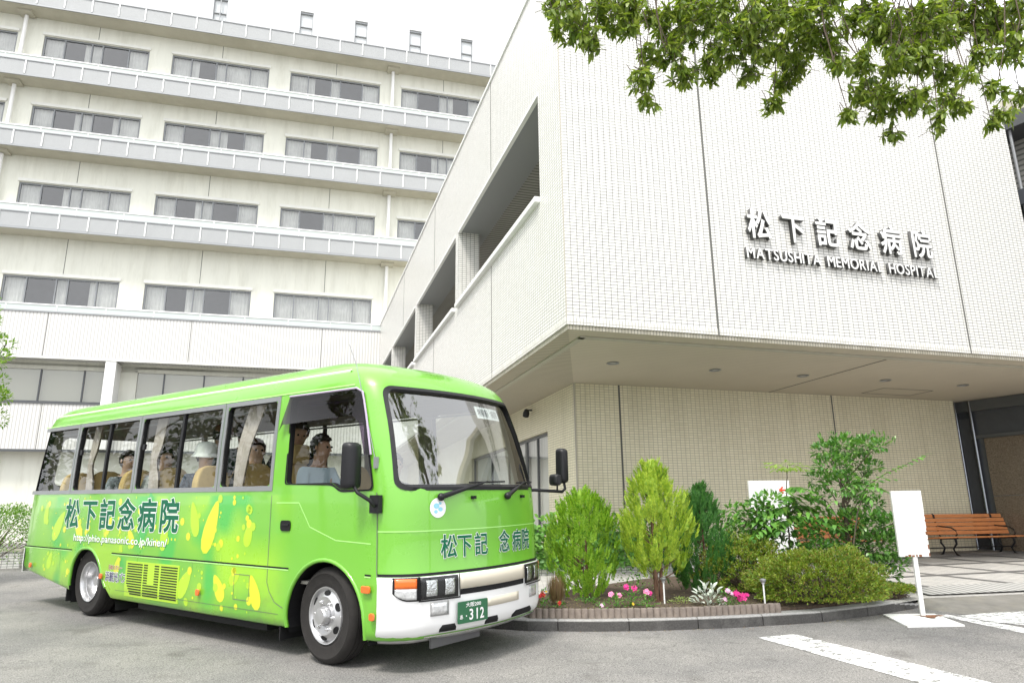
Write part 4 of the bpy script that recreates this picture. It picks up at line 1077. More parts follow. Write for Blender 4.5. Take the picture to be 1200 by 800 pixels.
# front seam where the nose panel starts and painted highlight of the horizontal crease
def front_strip(name, t0, t1, z0, z1, mat_, e=.003, n=40, th=0):
    return skin(name, lambda t, z: front_pt(t, z, e), lin(t0, t1, n), lin(z0, z1, max(1, int((z1 - z0) / .06))), mat_, th, bus, 170)
for sg in (-1, 1):
    p_ = [(.20, .86)]
    mb = MB()
    zz = lin(.30, 1.36, 12)
    for a, b_ in zip(zz, zz[1:]):
        mb.add([front_pt(sg * 1.072, a, .002), front_pt(sg * 1.079, a, .002), front_pt(sg * 1.079, b_, .002), front_pt(sg * 1.072, b_, .002)], [(0, 1, 2, 3)])
    mb.build('panel_gap', M_joint, bus)
front_strip('nose_crease_highlight', -1.07, 1.07, 1.055, 1.063, M_greenl, .003)
front_strip('body_groove', -1.07, 1.07, .722, .742, M_black, .004)
# raised roof moulding
for sg in (-1, 1):
    zt_ = 2.385
    mb = MB()
    for k in range(40):
        x0, x1 = -5.75 + 5.85 * k / 40, -5.75 + 5.85 * (k + 1) / 40
        q = [Vector((x, sg * (wz(z) + e), z)) for x, z, e in ((x0, zt_, .001), (x1, zt_, .001), (x1, zt_ + .012, .012), (x0, zt_ + .012, .012), (x0, zt_ + .03, .002), (x1, zt_ + .03, .002))]
        mb.add(q, [(0, 1, 2, 3), (3, 2, 5, 4)])
    mb.build('roof_moulding', mat('white roof moulding', (.62, .78, .50), .3), bus, clean=True)
    side_line('gutter', [(-6.0, 2.262), (.22, 2.262)], .012, M_greenl, .006, sg)
# bumper and lamps
BT_ = 1.075
skin('bumper', lambda t, z: front_pt(t, z, .014 + (0 if z > .3 else -.05 * (.3 - z) / .06)), lin(-BT_, BT_, 60), [.215, .24, .27, .30, .36, .45, .55, .65, .718], M_bumper, .02, bus, 170)
skin('grille_panel', lambda t, z: front_pt(t, z, .022), lin(-.44, .44, 20), [.60, .66, .712], M_cream, .01)
front_strip('bumper_slot', -.43, .43, .555, .598, M_black, .0165)
skin('bumper_panel', lambda t, z: front_pt(t, z, .019), lin(-.13, .33, 10), [.43, .5], M_cream, .006)
for t0_, t1_ in ((-.62, -.46), (-.14, .03), (.24, .62)):
    skin('air_intake', lambda u, z, t0_=t0_, t1_=t1_: front_pt(t0_ + (t1_ - t0_) * (.5 + (u - .5) * (1 if z < .32 else .72)), z, .017), lin(0, 1, 8), [.292, .315, .345], M_black, .003)
front_strip('bumper_trim', -.75, .75, .262, .274, M_chrome, .018)
for sg in (-1, 1):
    # headlamp: dark housing, two bowls, clear cover; turn lamp outboard
    def hz(t): 
        a = abs(t); return .545 + (max(0, a - .86) / .15) ** 2 * .12
    us = [sg * u for u in lin(.455, .80, 12)]
    hl = skin('headlight', lambda t, v: front_pt(t, .548 + (.712 - .548) * v, .017), us, lin(0, 1, 4), M_blackgl, .004)
    for ta, tb_ in ((.495, .585), (.655, .755)):
        skin('reflector', lambda t, v: front_pt(t, .572 + .118 * v, .021 + .006 * math.sin(v * 3.14)), [sg * u for u in lin(ta, tb_, 6)], lin(0, 1, 6), M_facet, .004, hl)
    skin('lens', lambda t, v: front_pt(t, .548 + (.712 - .548) * v, .034), us, lin(0, 1, 4), glass_mat('lamp cover', (.9, .92, .92), 1, 1.45), 0, hl)
    hb = MB()
    for (a, b_, c_, d_) in ((.445, .455, .54, .72), (.80, .815, .54, .72)):
        for k in range(2): hb.add([front_pt(sg * t, z, .036) for t, z in ((a, c_), (b_, c_), (b_, d_), (a, d_))], [(0, 1, 2, 3)])
    hb.add([front_pt(sg * t, z, .036) for t in lin(.445, .815, 10) for z in (.536, .548)], [(2 * i, 2 * i + 2, 2 * i + 3, 2 * i + 1) for i in range(10)])
    hb.build('bezel', M_blackgl, hl)
    us2 = [sg * u for u in lin(.822, .955, 8)]
    tl = skin('turn_signal', lambda t, v: front_pt(t, .635 + (.708 - .635) * v, .02), us2, lin(0, 1, 3), M_orange, .01)
    skin('side_lamp', lambda t, v: front_pt(t, (.555 + (max(0, abs(t) - .87) / .10) ** 2 * .05) * (1 - v) + .634 * v, .02), us2, lin(0, 1, 4), M_lampclear, .01)
    skin('lamp_surround', lambda t, v: front_pt(t, (.542 + (max(0, abs(t) - .87) / .10) ** 2 * .06) * (1 - v) + .716 * v, .0165), [sg * u for u in lin(.80, .97, 8)], lin(0, 1, 6), M_blackgl, .002)
    fo = skin('fog_lamp', lambda t, v: front_pt(t, v, .019), [sg * u for u in lin(.555, .70, 6)], lin(.43, .515, 3), M_lampclear, .006); 
    skin('lamp_surround', lambda t, v: front_pt(t, v, .0165), [sg * u for u in lin(.545, .71, 6)], lin(.42, .525, 3), mat('grey lamp surround', (.35, .35, .35), .4), .003)
    # side repeaters and markers
    for x, z, wx, hz_, m_ in ((.50, .625, .05, .028, M_orange), (.575, .43, .028, .028, M_orange), (-3.86, .475, .03, .03, M_orange), (-1.86, .44, .03, .03, M_orange), (-5.80, .50, .03, .03, M_orange)):
        o = MB(); pol = rpoly([(x - wx, z - hz_), (x + wx, z - hz_), (x + wx, z + hz_), (x - wx, z + hz_)], .02)
        o.prism(pol, 0, .018, Matrix.Translation((0, sg * (wz(z) + (.016 if sg < 0 else 0)), 0)) @ MXZ if sg < 0 else Matrix.Translation((0, wz(z) + .018, 0)) @ MXZ)
        o = o.build('marker_lamp', m_, bus); bev(o, .006)
    hd = MB().prism(rpoly([(-.64, 1.04), (-.50, 1.04), (-.50, 1.13), (-.64, 1.13)], .03), 0, .006, Matrix.Translation((0, sg * 1.004 if sg < 0 else 1.008, 0)) @ MXZ).build('door_handle', M_black, bus)
    MB().box(-.61, -.52, sg * 1.006, sg * 1.018, 1.085, 1.10).build('handle_bar', M_blackgl, hd)
# rear bumper corner
rbm = MB(); ts = lin(-1.09, 1.09, 40); zz = [.40, .48, .60, .70]
P_ = [rear_pt(t, z) + Vector((-.012 if abs(t) < .9 else -.004, -.012 if t < -.9 else (.012 if t > .9 else 0), 0)) for z in zz for t in ts]
rbm.v = [tuple(p) for p in P_]; rbm.f = [(j * 41 + i, j * 41 + i + 1, (j + 1) * 41 + i + 1, (j + 1) * 41 + i) for j in range(3) for i in range(40)]; rbm.m = [0] * len(rbm.f)
rbm.build('rear_bumper', M_bumper, bus, 60)
# louvred service grille
gp = MB(); side_strip(-3.34, -2.25, .30, .665, -.001, .004, gp, -1, 4); gpo = gp.build('grille', M_leafy2, bus, clean=True)
for col, (a, b_) in enumerate(((-3.30, -2.98), (-2.95, -2.64), (-2.60, -2.28))):
    for k in range(13):
        z = .325 + k * .0255
        segs = [(a, b_)] if not (col == 1 and k > 4) else [(a, a + .08), (b_ - .09, b_)]
        if col == 0: segs = [(a + .04 * max(0, 4 - k) / 2, b_)]
        for p, q in segs:
            s_ = MB(); side_strip(p, q, z, z + .012, .004, .0062, s_, -1, 1); s_.build('grille_slot', M_black, gpo)
side_line('fuel_flap', [(-1.30, .42), (-1.30, .64), (-1.06, .64), (-1.06, .42), (-1.30, .42)], .005, M_joint, .003)
# lettering on the flank
def side_text(name, txt, x0, x1, z0, z1, mat_, e, off, pitch=False, th=.001, cond=1.0):
    if pitch:
        n = len(txt); pt_ = (x1 - x0) / n; mats_ = []
        mb = MB()
        for i, ch in enumerate(txt):
            me = text_mesh(ch, off); k = (z1 - z0) / .92
            cwid = pt_ * cond
            for v in me.vertices: v.co = on_side(x0 + pt_ * i + v.co.x * cwid, z0 + (v.co.y + .08) * k, e + v.co.z * .004)
            b_ = len(mb.v); mb.v += [tuple(v.co) for v in me.vertices]; mb.f += [tuple(k_ + b_ for k_ in p.vertices) for p in me.polygons]; mb.m += [0] * len(me.polygons)
        return mb.build(name, mat_, bus)
    me = text_mesh(txt, off); b_ = ink(me)
    for v in me.vertices: v.co = on_side(x0 + (v.co.x - b_[0]) / (b_[1] - b_[0]) * (x1 - x0), z0 + (v.co.y - b_[2]) / (b_[3] - b_[2]) * (z1 - z0), e + v.co.z * .004)
    return link(name, me, [mat_], bus)
side_text('lettering_outline', '松下記念病院', -4.99, -2.28, .985, 1.315, M_kwhite, .0026, .050, True, cond=.86)
side_text('lettering', '松下記念病院', -4.99, -2.28, .985, 1.315, M_kgreen, .0036, .028, True, cond=.86)
side_text('lettering_outline', 'http://phio.panasonic.co.jp/kinen/', -4.70, -2.52, .80, .925, M_leafy3, .0026, .035)
side_text('lettering', 'http://phio.panasonic.co.jp/kinen/', -4.69, -2.53, .81, .915, M_kwhite, .0036, .012)
side_text('lettering_outline', '日本スクレー', -3.74, -3.42, .555, .605, M_kwhite, .0026, .06, True)
side_text('lettering', '日本スクレー', -3.74, -3.42, .555, .605, mat('dark red print', (.35, .03, .05), .5), .0036, .02, True)
side_text('lettering_outline', '浜観光バス', -3.80, -3.30, .43, .53, M_kwhite, .0026, .07, True)
side_text('lettering', '浜観光バス', -3.80, -3.30, .43, .53, mat('navy print', (.03, .03, .10), .5), .0036, .02, True)
def front_text(name, txt, ys, z0, z1, mat_, e, off, wd):
    mb = MB()
    for ch, y0 in zip(txt, ys):
        me = text_mesh(ch, off); k = (z1 - z0) / .92
        for v in me.vertices: v.co = yz_on_front(y0 + v.co.x * wd, z0 + (v.co.y + .08) * k, e + v.co.z * .004)
        b_ = len(mb.v); mb.v += [tuple(v.co) for v in me.vertices]; mb.f += [tuple(k_ + b_ for k_ in p.vertices) for p in me.polygons]; mb.m += [0] * len(me.polygons)
    return mb.build(name, mat_, bus)
ys_ = [-.60, -.44, -.25, .07, .28, .46]
front_text('lettering_outline', '松下記念病院', ys_, .845, 1.02, M_kwhite, .005, .045, .165)
front_text('lettering', '松下記念病院', ys_, .845, 1.02, M_kgreen, .0065, .02, .165)
# number plate
pc = front_pt(-.31, .42, .03); 
NPM = Matrix.Translation((pc.x, pc.y, pc.z)) @ Matrix.Rotation(R(-6), 4, 'Z')
npb = MB().prism(rpoly([(-.165, -.0825), (.165, -.0825), (.165, .0825), (-.165, .0825)], .01), -.006, .004, NPM @ MYZ).build('number_plate', mat('green plate enamel', (.02, .12, .05), .4), bus)
def plate_text(txt, y0, z0, h_, wd=None):
    me = text_mesh(txt, .02); b_ = ink(me); k = h_ / (b_[3] - b_[2]); kx = (wd / (b_[1] - b_[0])) if wd else k
    for v in me.vertices: v.co = NPM @ Vector((.0055 + v.co.z * .01, y0 + (v.co.x - b_[0]) * kx, z0 + (v.co.y - b_[2]) * k))
    link('plate_lettering', me, [M_kwhite], npb)
plate_text('大阪200', -.085, .035, .036, .17); plate_text('あ', -.15, -.05, .035); plate_text('・', -.085, -.035, .012); plate_text('3', -.045, -.065, .085, .042); plate_text('1', .035, -.065, .085, .014); plate_text('2', .075, -.065, .085, .045)
# sticker on the nose
sc_ = MB(); cy, cz = -.62, 1.235
sc_.add([yz_on_front(cy, cz, .004)] + [yz_on_front(cy + .075 * math.cos(k * math.pi / 12), cz + .078 * math.sin(k * math.pi / 12), .004) for k in range(24)], [(0, k + 1, (k + 1) % 24 + 1) for k in range(24)])
st = sc_.build('sticker', M_kwhite, bus)
sc2 = MB(); 
for (dy, dz, r_) in ((-.015, .015, .028), (.022, -.012, .022), (-.02, -.03, .018), (.02, .035, .014)):
    sc2.add([yz_on_front(cy + dy, cz + dz, .0052)] + [yz_on_front(cy + dy + r_ * math.cos(k * .7), cz + dz + r_ * .8 * math.sin(k * .7), .0052) for k in range(9)], [(0, k + 1, (k + 1) % 9 + 1) for k in range(9)])
sc2.build('sticker_print', mat('pale blue print', (.25, .55, .68), .5), st)
# notice in the windscreen
nb = MB()
def wsn(y, z, e=-.034): return yz_on_front(y, z, e)
for i in range(6): nb.quad(wsn(.16 + .42 * i / 6, 2.03), wsn(.16 + .42 * (i + 1) / 6, 2.03), wsn(.16 + .42 * (i + 1) / 6, 2.145), wsn(.16 + .42 * i / 6, 2.145))
nbo = nb.build('notice_board', mat('white notice card', (.75, .78, .78), .6), bus, clean=True)
def notice_text(txt, y0, z0, h_, m_):
    me = text_mesh(txt, .01); b_ = ink(me); k = h_ / (b_[3] - b_[2])
    for v in me.vertices: v.co = yz_on_front(y0 + (v.co.x - b_[0]) * k * .8, z0 + (v.co.y - b_[2]) * k, -.0315 + v.co.z * .004)
    link('notice_lettering', me, [m_], nbo)
notice_text('堺東駅', .19, 2.05, .075, mat('grey ink', (.12, .14, .15), .6)); notice_text('→', .365, 2.07, .02, mat('green ink', (.02, .3, .12), .6)); notice_text('病院', .43, 2.05, .075, mat('grey ink2', (.22, .24, .25), .6))
# wipers
for (y0, y1) in ((-.60, .0), (.20, .62)):
    a = yz_on_front(y0, 1.32, .025); b_ = yz_on_front(y0 + (y1 - y0) * .9, 1.445, .03)
    wpo = MB().tube([a, a.lerp(b_, .35), b_], [.024, .018, .007], 8).sphere(a, .032).build('wiper', M_blackgl, bus, 50)
    bl = MB(); q0, q1 = y0 + (y1 - y0) * .55, y1 + .22; k = 8
    bl.tube([yz_on_front(q0 + (q1 - q0) * i / k, 1.435 + .01 * i / k, .012) for i in range(k + 1)], .008, 6); bl.build('wiper_blade', M_black, wpo)
for y in (-.25, .5):
    c_ = yz_on_front(y, 1.31, .004); MB().box(c_.x - .01, c_.x + .02, c_.y - .02, c_.y + .02, 1.30, 1.325).build('washer_nozzle', M_black, bus)
# mirrors
mr = MB().tube([(.56, -1.0, 1.26), (.60, -1.06, 1.26), (.60, -1.10, 1.30), (.50, -1.14, 1.36), (.46, -1.15, 1.42)], .015, 8).box(.52, .62, -1.03, -.985, 1.20, 1.34).build('mirror_arm', M_blackgl, bus, 50)
def mirror_head(c_, w2, h2, rz, parent):
    T = Matrix.Translation(c_) @ Matrix.Rotation(rz, 4, 'Z')
    prof = rpoly([(-w2, -h2), (w2, -h2), (w2 * .92, h2), (-w2 * .92, h2)], .045, 5); n = len(prof)
    mb = MB(); lv = [(0, .94), (.03, 1.0), (.06, .97), (.09, .8), (.105, .5)]
    for x, s_ in lv: mb.v += [tuple(T @ Vector((x, p[0] * s_, p[1] * (s_ * .35 + .65)))) for p in prof]
    for j in range(len(lv) - 1):
        for i in range(n): i2 = (i + 1) % n; mb.f.append((j * n + i, j * n + i2, (j + 1) * n + i2, (j + 1) * n + i)); mb.m.append(0)
    mb.f.append(tuple(range((len(lv) - 1) * n, len(lv) * n))); mb.m.append(0)
    h = mb.build('mirror', M_blackgl, parent, 50, clean=True)
    gm = MB(); gm.add([T @ Vector((.004, p[0] * .93, p[1] * .95)) for p in prof], [tuple(range(n))]); gm.build('mirror_glass', M_chrome, h)
    return h
mirror_head(Vector((.38, -1.15, 1.57)), .085, .185, R(12), mr)
ml = MB().tube([(.58, .98, 1.36), (.66, 1.05, 1.37), (.74, 1.45, 1.35), (.74, 1.51, 1.38), (.72, 1.52, 1.45)], .016, 8).tube([(.73, 1.37, 1.36), (.74, 1.36, 1.44)], .01, 6).box(.52, .64, .965, 1.02, 1.22, 1.38).build('mirror_arm', M_blackgl, bus, 50)
mirror_head(Vector((.66, 1.53, 1.62)), .058, .185, R(-14), ml)
mirror_head(Vector((.72, 1.31, 1.47)), .055, .06, R(-20), ml)
# rain visor over the cab window, aerial
vs = MB(); zz = [2.235, 2.19, 2.10, 1.97]
top = [(-.66, 2.235), (.22, 2.235), (.36, 2.12)]
vs.add([on_side(x, z, e) for x, z, e in ((-.66, 2.235, .006), (.27, 2.225, .006), (.27, 1.99, .055), (-.66, 1.97, .055), (-.72, 1.90, .05))], [(0, 1, 2, 3), (0, 3, 4)])
vs.add([on_side(x, z, e) for x, z, e in ((.27, 2.225, .006), (.345, 2.18, .006), (.40, 1.98, .006), (.485, 1.66, .006), (.44, 1.66, .04), (.36, 1.93, .05), (.27, 1.99, .055))], [(0, 1, 2, 5, 6), (2, 3, 4, 5)])
vs.build('rain_visor', glass_mat('smoked purple plastic', (.22, .15, .26), .6, 1.5), bus, 40)
ve = MB().tube([on_side(-.66, 2.232, .008), on_side(.25, 2.228, .008), on_side(.33, 2.19, .008), on_side(.40, 1.98, .008), on_side(.485, 1.66, .008)], .009, 6); ve.build('visor_edge', mat('pale purple edge', (.45, .38, .50), .3), bus)
an = MB().tube([(.53, -.985, 1.60), (.24, -.965, 2.42), (.14, -.97, 2.62)], .0035, 6).box(.52, .55, -1.0, -.97, 1.55, 1.64).build('aerial', M_steel, bus)
M_aerial = None

# ------------------------------------------------------------------ people aboard
M_skin = mat('skin', (.45, .27, .18), .55); M_skin2 = mat('lighter skin', (.55, .36, .26), .55)
M_hair = mat('dark hair', (.02, .015, .012), .5); M_hairb = mat('brown hair', (.09, .04, .02), .5)
def skin_mesh(joints, edges, root, name, mat_, parent=None, sub=2, M=None):
    me = bpy.data.meshes.new(name); me.from_pydata([j[0] for j in joints], edges, []); o = bpy.data.objects.new(name, me); C.objects.link(o)
    o.modifiers.new('skin', 'SKIN'); 
    for i, j in enumerate(joints):
        r = j[1] if isinstance(j[1], tuple) else (j[1], j[1]); me.skin_vertices[0].data[i].radius = r
    me.skin_vertices[0].data[root].use_root = True
    ss = o.modifiers.new('sub', 'SUBSURF'); ss.levels = sub; ss.render_levels = sub
    dg = bpy.context.evaluated_depsgraph_get(); m2 = bpy.data.meshes.new_from_object(o.evaluated_get(dg)); bpy.data.objects.remove(o)
    if M: m2.transform(M)
    m2.materials.clear(); return link(name, m2, [mat_], parent, 170)
def person(loc, facing, label, shirt, trousers, hair, skin_, pose='sit', lean=0.0, hat=None, head_turn=0, arms='lap', hairlen=1.0, cap=None, collar=None, group=None):
    """loc = pelvis position in bus coordinates"""
    T = BM @ Matrix.Translation(loc) @ Matrix.Rotation(facing, 4, 'Z')
    L_ = math.sin(lean); H_ = math.cos(lean)
    def tp(h, f=0, y=0): return (f * H_ + h * L_, y, h * H_ - f * L_)
    chest = tp(.36); neck = tp(.50); head0 = tp(.56, .01)
    J = [((0, 0, 0), (.15, .11)), (tp(.16), (.135, .10)), (chest, (.155, .11)), (neck, (.055, .055)), (tp(.60, .02), (.07, .078)), (tp(.68, .02), (.082, .095)), (tp(.75, .005), (.06, .07))]
    Ed = [(0, 1), (1, 2), (2, 3), (3, 4), (4, 5), (5, 6)]; sl = []
    def add(p, r, par): J.append((p, r)); Ed.append((par, len(J) - 1)); return len(J) - 1
    arm_ids = []; leg_ids = []
    for s in (-1, 1):
        sh = add(tp(.43, 0, s * .17), .052, 2)
        if arms == 'wheel': el = add(tp(.22, .12, s * .23), .042, sh); wr = add(tp(.20, .38, s * .15), .03, el)
        elif arms == 'up': el = add(tp(.60, .16, s * .24), .04, sh); wr = add(tp(.78, .10, s * .22), .03, el)
        elif arms == 'down': el = add(tp(.17, -.02, s * .23), .042, sh); wr = add(tp(-.06, .06, s * .22), .03, el)
        else: el = add(tp(.18, .02, s * .23), .042, sh); wr = add(tp(.06, .22, s * .10), .03, el)
        w_ = Vector(J[wr][0]); d = (w_ - Vector(J[el][0])).normalized(); ha = add(tuple(w_ + d * .07), (.035, .02), wr)
        base = Vector(J[ha][0])
        for k in range(4): 
            off_ = Vector((0, (k - 1.5) * .018, 0)); f1 = add(tuple(base + d * .04 + off_), .009, ha); add(tuple(base + d * .075 + off_ + Vector((0, 0, -.012))), .007, f1)
        th_ = add(tuple(w_ + d * .05 + Vector((0, -s * .035, .01))), .010, wr)
        arm_ids += [sh, el, wr]
        hp = add((0.0, s * .09, -.02), .088, 0)
        if pose == 'sit': kn = add((.42, s * .11, .02), .062, hp); an_ = add((.46, s * .11, -.38), .042, kn); ft = add((.60, s * .12, -.42), .038, an_)
        else: kn = add((.03, s * .10, -.43), .062, hp); an_ = add((0, s * .10, -.82), .042, kn); ft = add((.15, s * .11, -.87), .036, an_)
        leg_ids += [hp, kn, an_, ft]
    o = skin_mesh(J, Ed, 0, 'person', skin_, None, 2, None)
    o.matrix_world = T; tag(o, label, 'person', group)
    # shirt: torso and sleeves
    Js = []; Es = []; mp_ = {}
    for i in [0, 1, 2] + [a for k in range(2) for a in arm_ids[3 * k:3 * k + 2]]:
        r = J[i][1]; r = tuple(q * 1.12 + .006 for q in r) if isinstance(r, tuple) else r * 1.22 + .006
        mp_[i] = len(Js); Js.append((J[i][0], r))
    Js.append((tp(.455), (.09, .075))); Es = [(mp_[a], mp_[b_]) for a, b_ in Ed if a in mp_ and b_ in mp_] + [(mp_[2], len(Js) - 1)]
    skin_mesh(Js, Es, 0, 'shirt', shirt, o)
    Jt = []; mp_ = {}
    for i in [0] + [a for k in range(2) for a in leg_ids[4 * k:4 * k + 3]]:
        r = J[i][1]; r = tuple(q * 1.1 for q in r) if isinstance(r, tuple) else r * 1.18 + .004; mp_[i] = len(Jt); Jt.append((J[i][0], r))
    skin_mesh(Jt, [(mp_[a], mp_[b_]) for a, b_ in Ed if a in mp_ and b_ in mp_], 0, 'trousers', trousers, o)
    HM = Matrix.Translation(tp(.68, .01)) @ Matrix.Rotation(lean, 4, 'Y') @ Matrix.Rotation(head_turn, 4, 'Z')
    fa = MB()
    for s in (-1, 1):
        fa.sphere(HM @ Vector((.088, s * .032, .01)), .011, 8, 6)
    fa.build('eyes', M_black, o)
    fb = MB().add([HM @ Vector(v) for v in ((.095, -.012, -.02), (.095, .012, -.02), (.122, 0, -.028), (.098, 0, .012), (.098, -.004, -.034), (.098, .004, -.034))], [(0, 2, 3), (2, 1, 3), (0, 4, 2), (4, 5, 2), (5, 1, 2)])
    fb.tube([HM @ Vector((.088, -.022, -.052)), HM @ Vector((.096, 0, -.054)), HM @ Vector((.088, .022, -.052))], .006, 6)
    for s in (-1, 1): fb.sphere(HM @ Vector((-.005, s * .088, -.005)), .022, 8, 6, sq=(.7, .4, 1.2))
    fb.build('face_features', skin_, o, 60)
    hb = MB(); nu, nv = 24, 12; rr = random.Random(hash(label) & 255)
    hm = bpy.data.meshes.new('hair')
    for j in range(nv + 1):
        ph = math.pi * (.02 + .72 * j / nv * hairlen)
        for i in range(nu):
            t = 2 * math.pi * i / nu; fr = max(0, math.cos(t)); ph2 = ph if fr < .25 else min(ph, math.pi * (.40 - .10 * fr))
            q = 1 + .05 * math.sin(5 * t + 3 * j) + rr.uniform(-.02, .02)
            hb.v.append(tuple(HM @ Vector((.112 * math.sin(ph2) * math.cos(t) * q - .012, .098 * math.sin(ph2) * math.sin(t) * q, .118 * math.cos(ph2) * q + .012))))
    for j in range(nv):
        for i in range(nu): i2 = (i + 1) % nu; hb.f.append((j * nu + i, (j + 1) * nu + i, (j + 1) * nu + i2, j * nu + i2)); hb.m.append(0)
    hb.f.append(tuple(range(nu))); hb.m.append(0)
    hb.build('hair', hair, o, 170)
    if hat:
        prof = [(0, .150), (.05, .148), (.09, .13), (.112, .09), (.118, .03), (.135, .005), (.150, -.012), (.150, -.018), (.118, .02)]
        MB().lathe(prof, 28, HM).build('hat', hat, o, 50)
    if cap:
        cpm = MB().lathe([(0, .15), (.07, .14), (.11, .09), (.118, .035), (.114, .03)], 24, HM)
        cpm.add([HM @ Vector(v) for v in ((.09, -.07, .04), (.19, -.05, .03), (.20, 0, .035), (.19, .05, .03), (.09, .07, .04), (.115, 0, .055))], [(0, 1, 5), (1, 2, 5), (2, 3, 5), (3, 4, 5)])
        cpm.build('cap', cap, o, 50)
    return o
blue = mat('pale blue shirt cloth', (.55, .68, .78), .8); white_c = mat('white cloth', (.72, .74, .72), .9, var=.06); blackc = mat('black cloth', (.02, .02, .024), .9)
pattern = mat('dark patterned cloth', (.08, .10, .14), .9, var=.9, scale=40); stripe = mat('pale striped cloth', (.45, .47, .46), .9, var=.6, scale=30, stretch=(0, 0, 1)); grayg = mat('grey green cloth', (.20, .25, .23), .9, var=.1); navy = mat('navy cloth', (.03, .04, .07), .9); patt2 = mat('grey flecked cloth', (.22, .25, .27), .9, var=.7, scale=45)
person((-.88, -.50, 1.13), 0, 'driver in a pale blue shirt sitting at the wheel of the green minibus', blue, navy, M_hair, M_skin, 'sit', R(10), arms='wheel', head_turn=R(15))
person((-.95, .62, .98), R(-15), 'person with grey hair sitting beyond the driver in the minibus', blackc, navy, mat('grey hair', (.12, .11, .10), .5), M_skin, 'sit', R(5), head_turn=R(-10))
person((-1.66, -.64, 1.11), R(-4), 'seated person with short brown hair and black top just behind the minibus cab', blackc, navy, M_hairb, M_skin2, 'sit', R(3), head_turn=R(-12))
person((-1.88, -.10, 1.40), R(-10), 'standing person with dark curly hair leaning forward in the minibus aisle', blackc, blackc, M_hair, M_skin, 'stand', R(28), arms='down', head_turn=R(-18))
person((-2.56, -.66, 1.10), R(-5), 'seated person in a white brimmed hat and dark flecked top', pattern, navy, M_hair, M_skin2, 'sit', R(4), hat=white_c)
person((-3.5, -.05, 1.42), R(60), 'standing person with a cap and grey green shirt seen from behind in the minibus', grayg, navy, M_hair, M_skin, 'stand', R(12), arms='down', cap=mat('brown cap', (.22, .10, .07), .8))
person((-2.95, .12, 1.42), R(170), 'standing person in dark green clothes partly hidden by the window pillar', mat('dark green cloth', (.04, .07, .06), .9), navy, M_hair, M_skin, 'stand', R(8), arms='down')
person((-3.38, -.66, 1.10), R(-3), 'seated person with dark hair and a pale striped top', stripe, navy, M_hair, M_skin2, 'sit', R(2), hairlen=1.15)
person((-4.28, -.66, 1.10), R(5), 'seated person with black hair and a grey flecked top near the rear of the minibus', patt2, navy, M_hair, M_skin2, 'sit', R(2), hairlen=1.2)

from mathutils import noise as mnoise
# ------------------------------------------------------------------ plants
def leaf_into(mb, p, d, n, L_, W_, droop=.15, shape=0):
    s_ = d.cross(n)
    if s_.length < 1e-4: s_ = Vector((1, 0, 0))
    s_.normalize(); n = s_.cross(d).normalized()
    b_ = len(mb.v); q = (p, p + d * L_ * .38 + s_ * W_ / 2 + n * .04 * L_, p + d * L_ * .38 - s_ * W_ / 2 + n * .04 * L_, p + d * L_ * .75 + s_ * W_ * .32 - n * droop * .4 * L_, p + d * L_ * .75 - s_ * W_ * .32 - n * droop * .4 * L_, p + d * L_ - n * droop * L_)
    mb.v += [tuple(v) for v in q]; mb.f += [(b_, b_ + 2, b_ + 1), (b_ + 1, b_ + 2, b_ + 4, b_ + 3), (b_ + 3, b_ + 4, b_ + 5)]; mb.m += [0, 0, 0]
def rv(r): 
    while True:
        v = Vector((r.uniform(-1, 1), r.uniform(-1, 1), r.uniform(-1, 1)))
        if .05 < v.length < 1: return v
M_bark = mat('brown bark', (.10, .075, .055), .9, var=.4, scale=20, bump=.6, bscale=60)
M_bark2 = mat('red-brown thin trunks', (.13, .07, .045), .9, var=.4, scale=20)

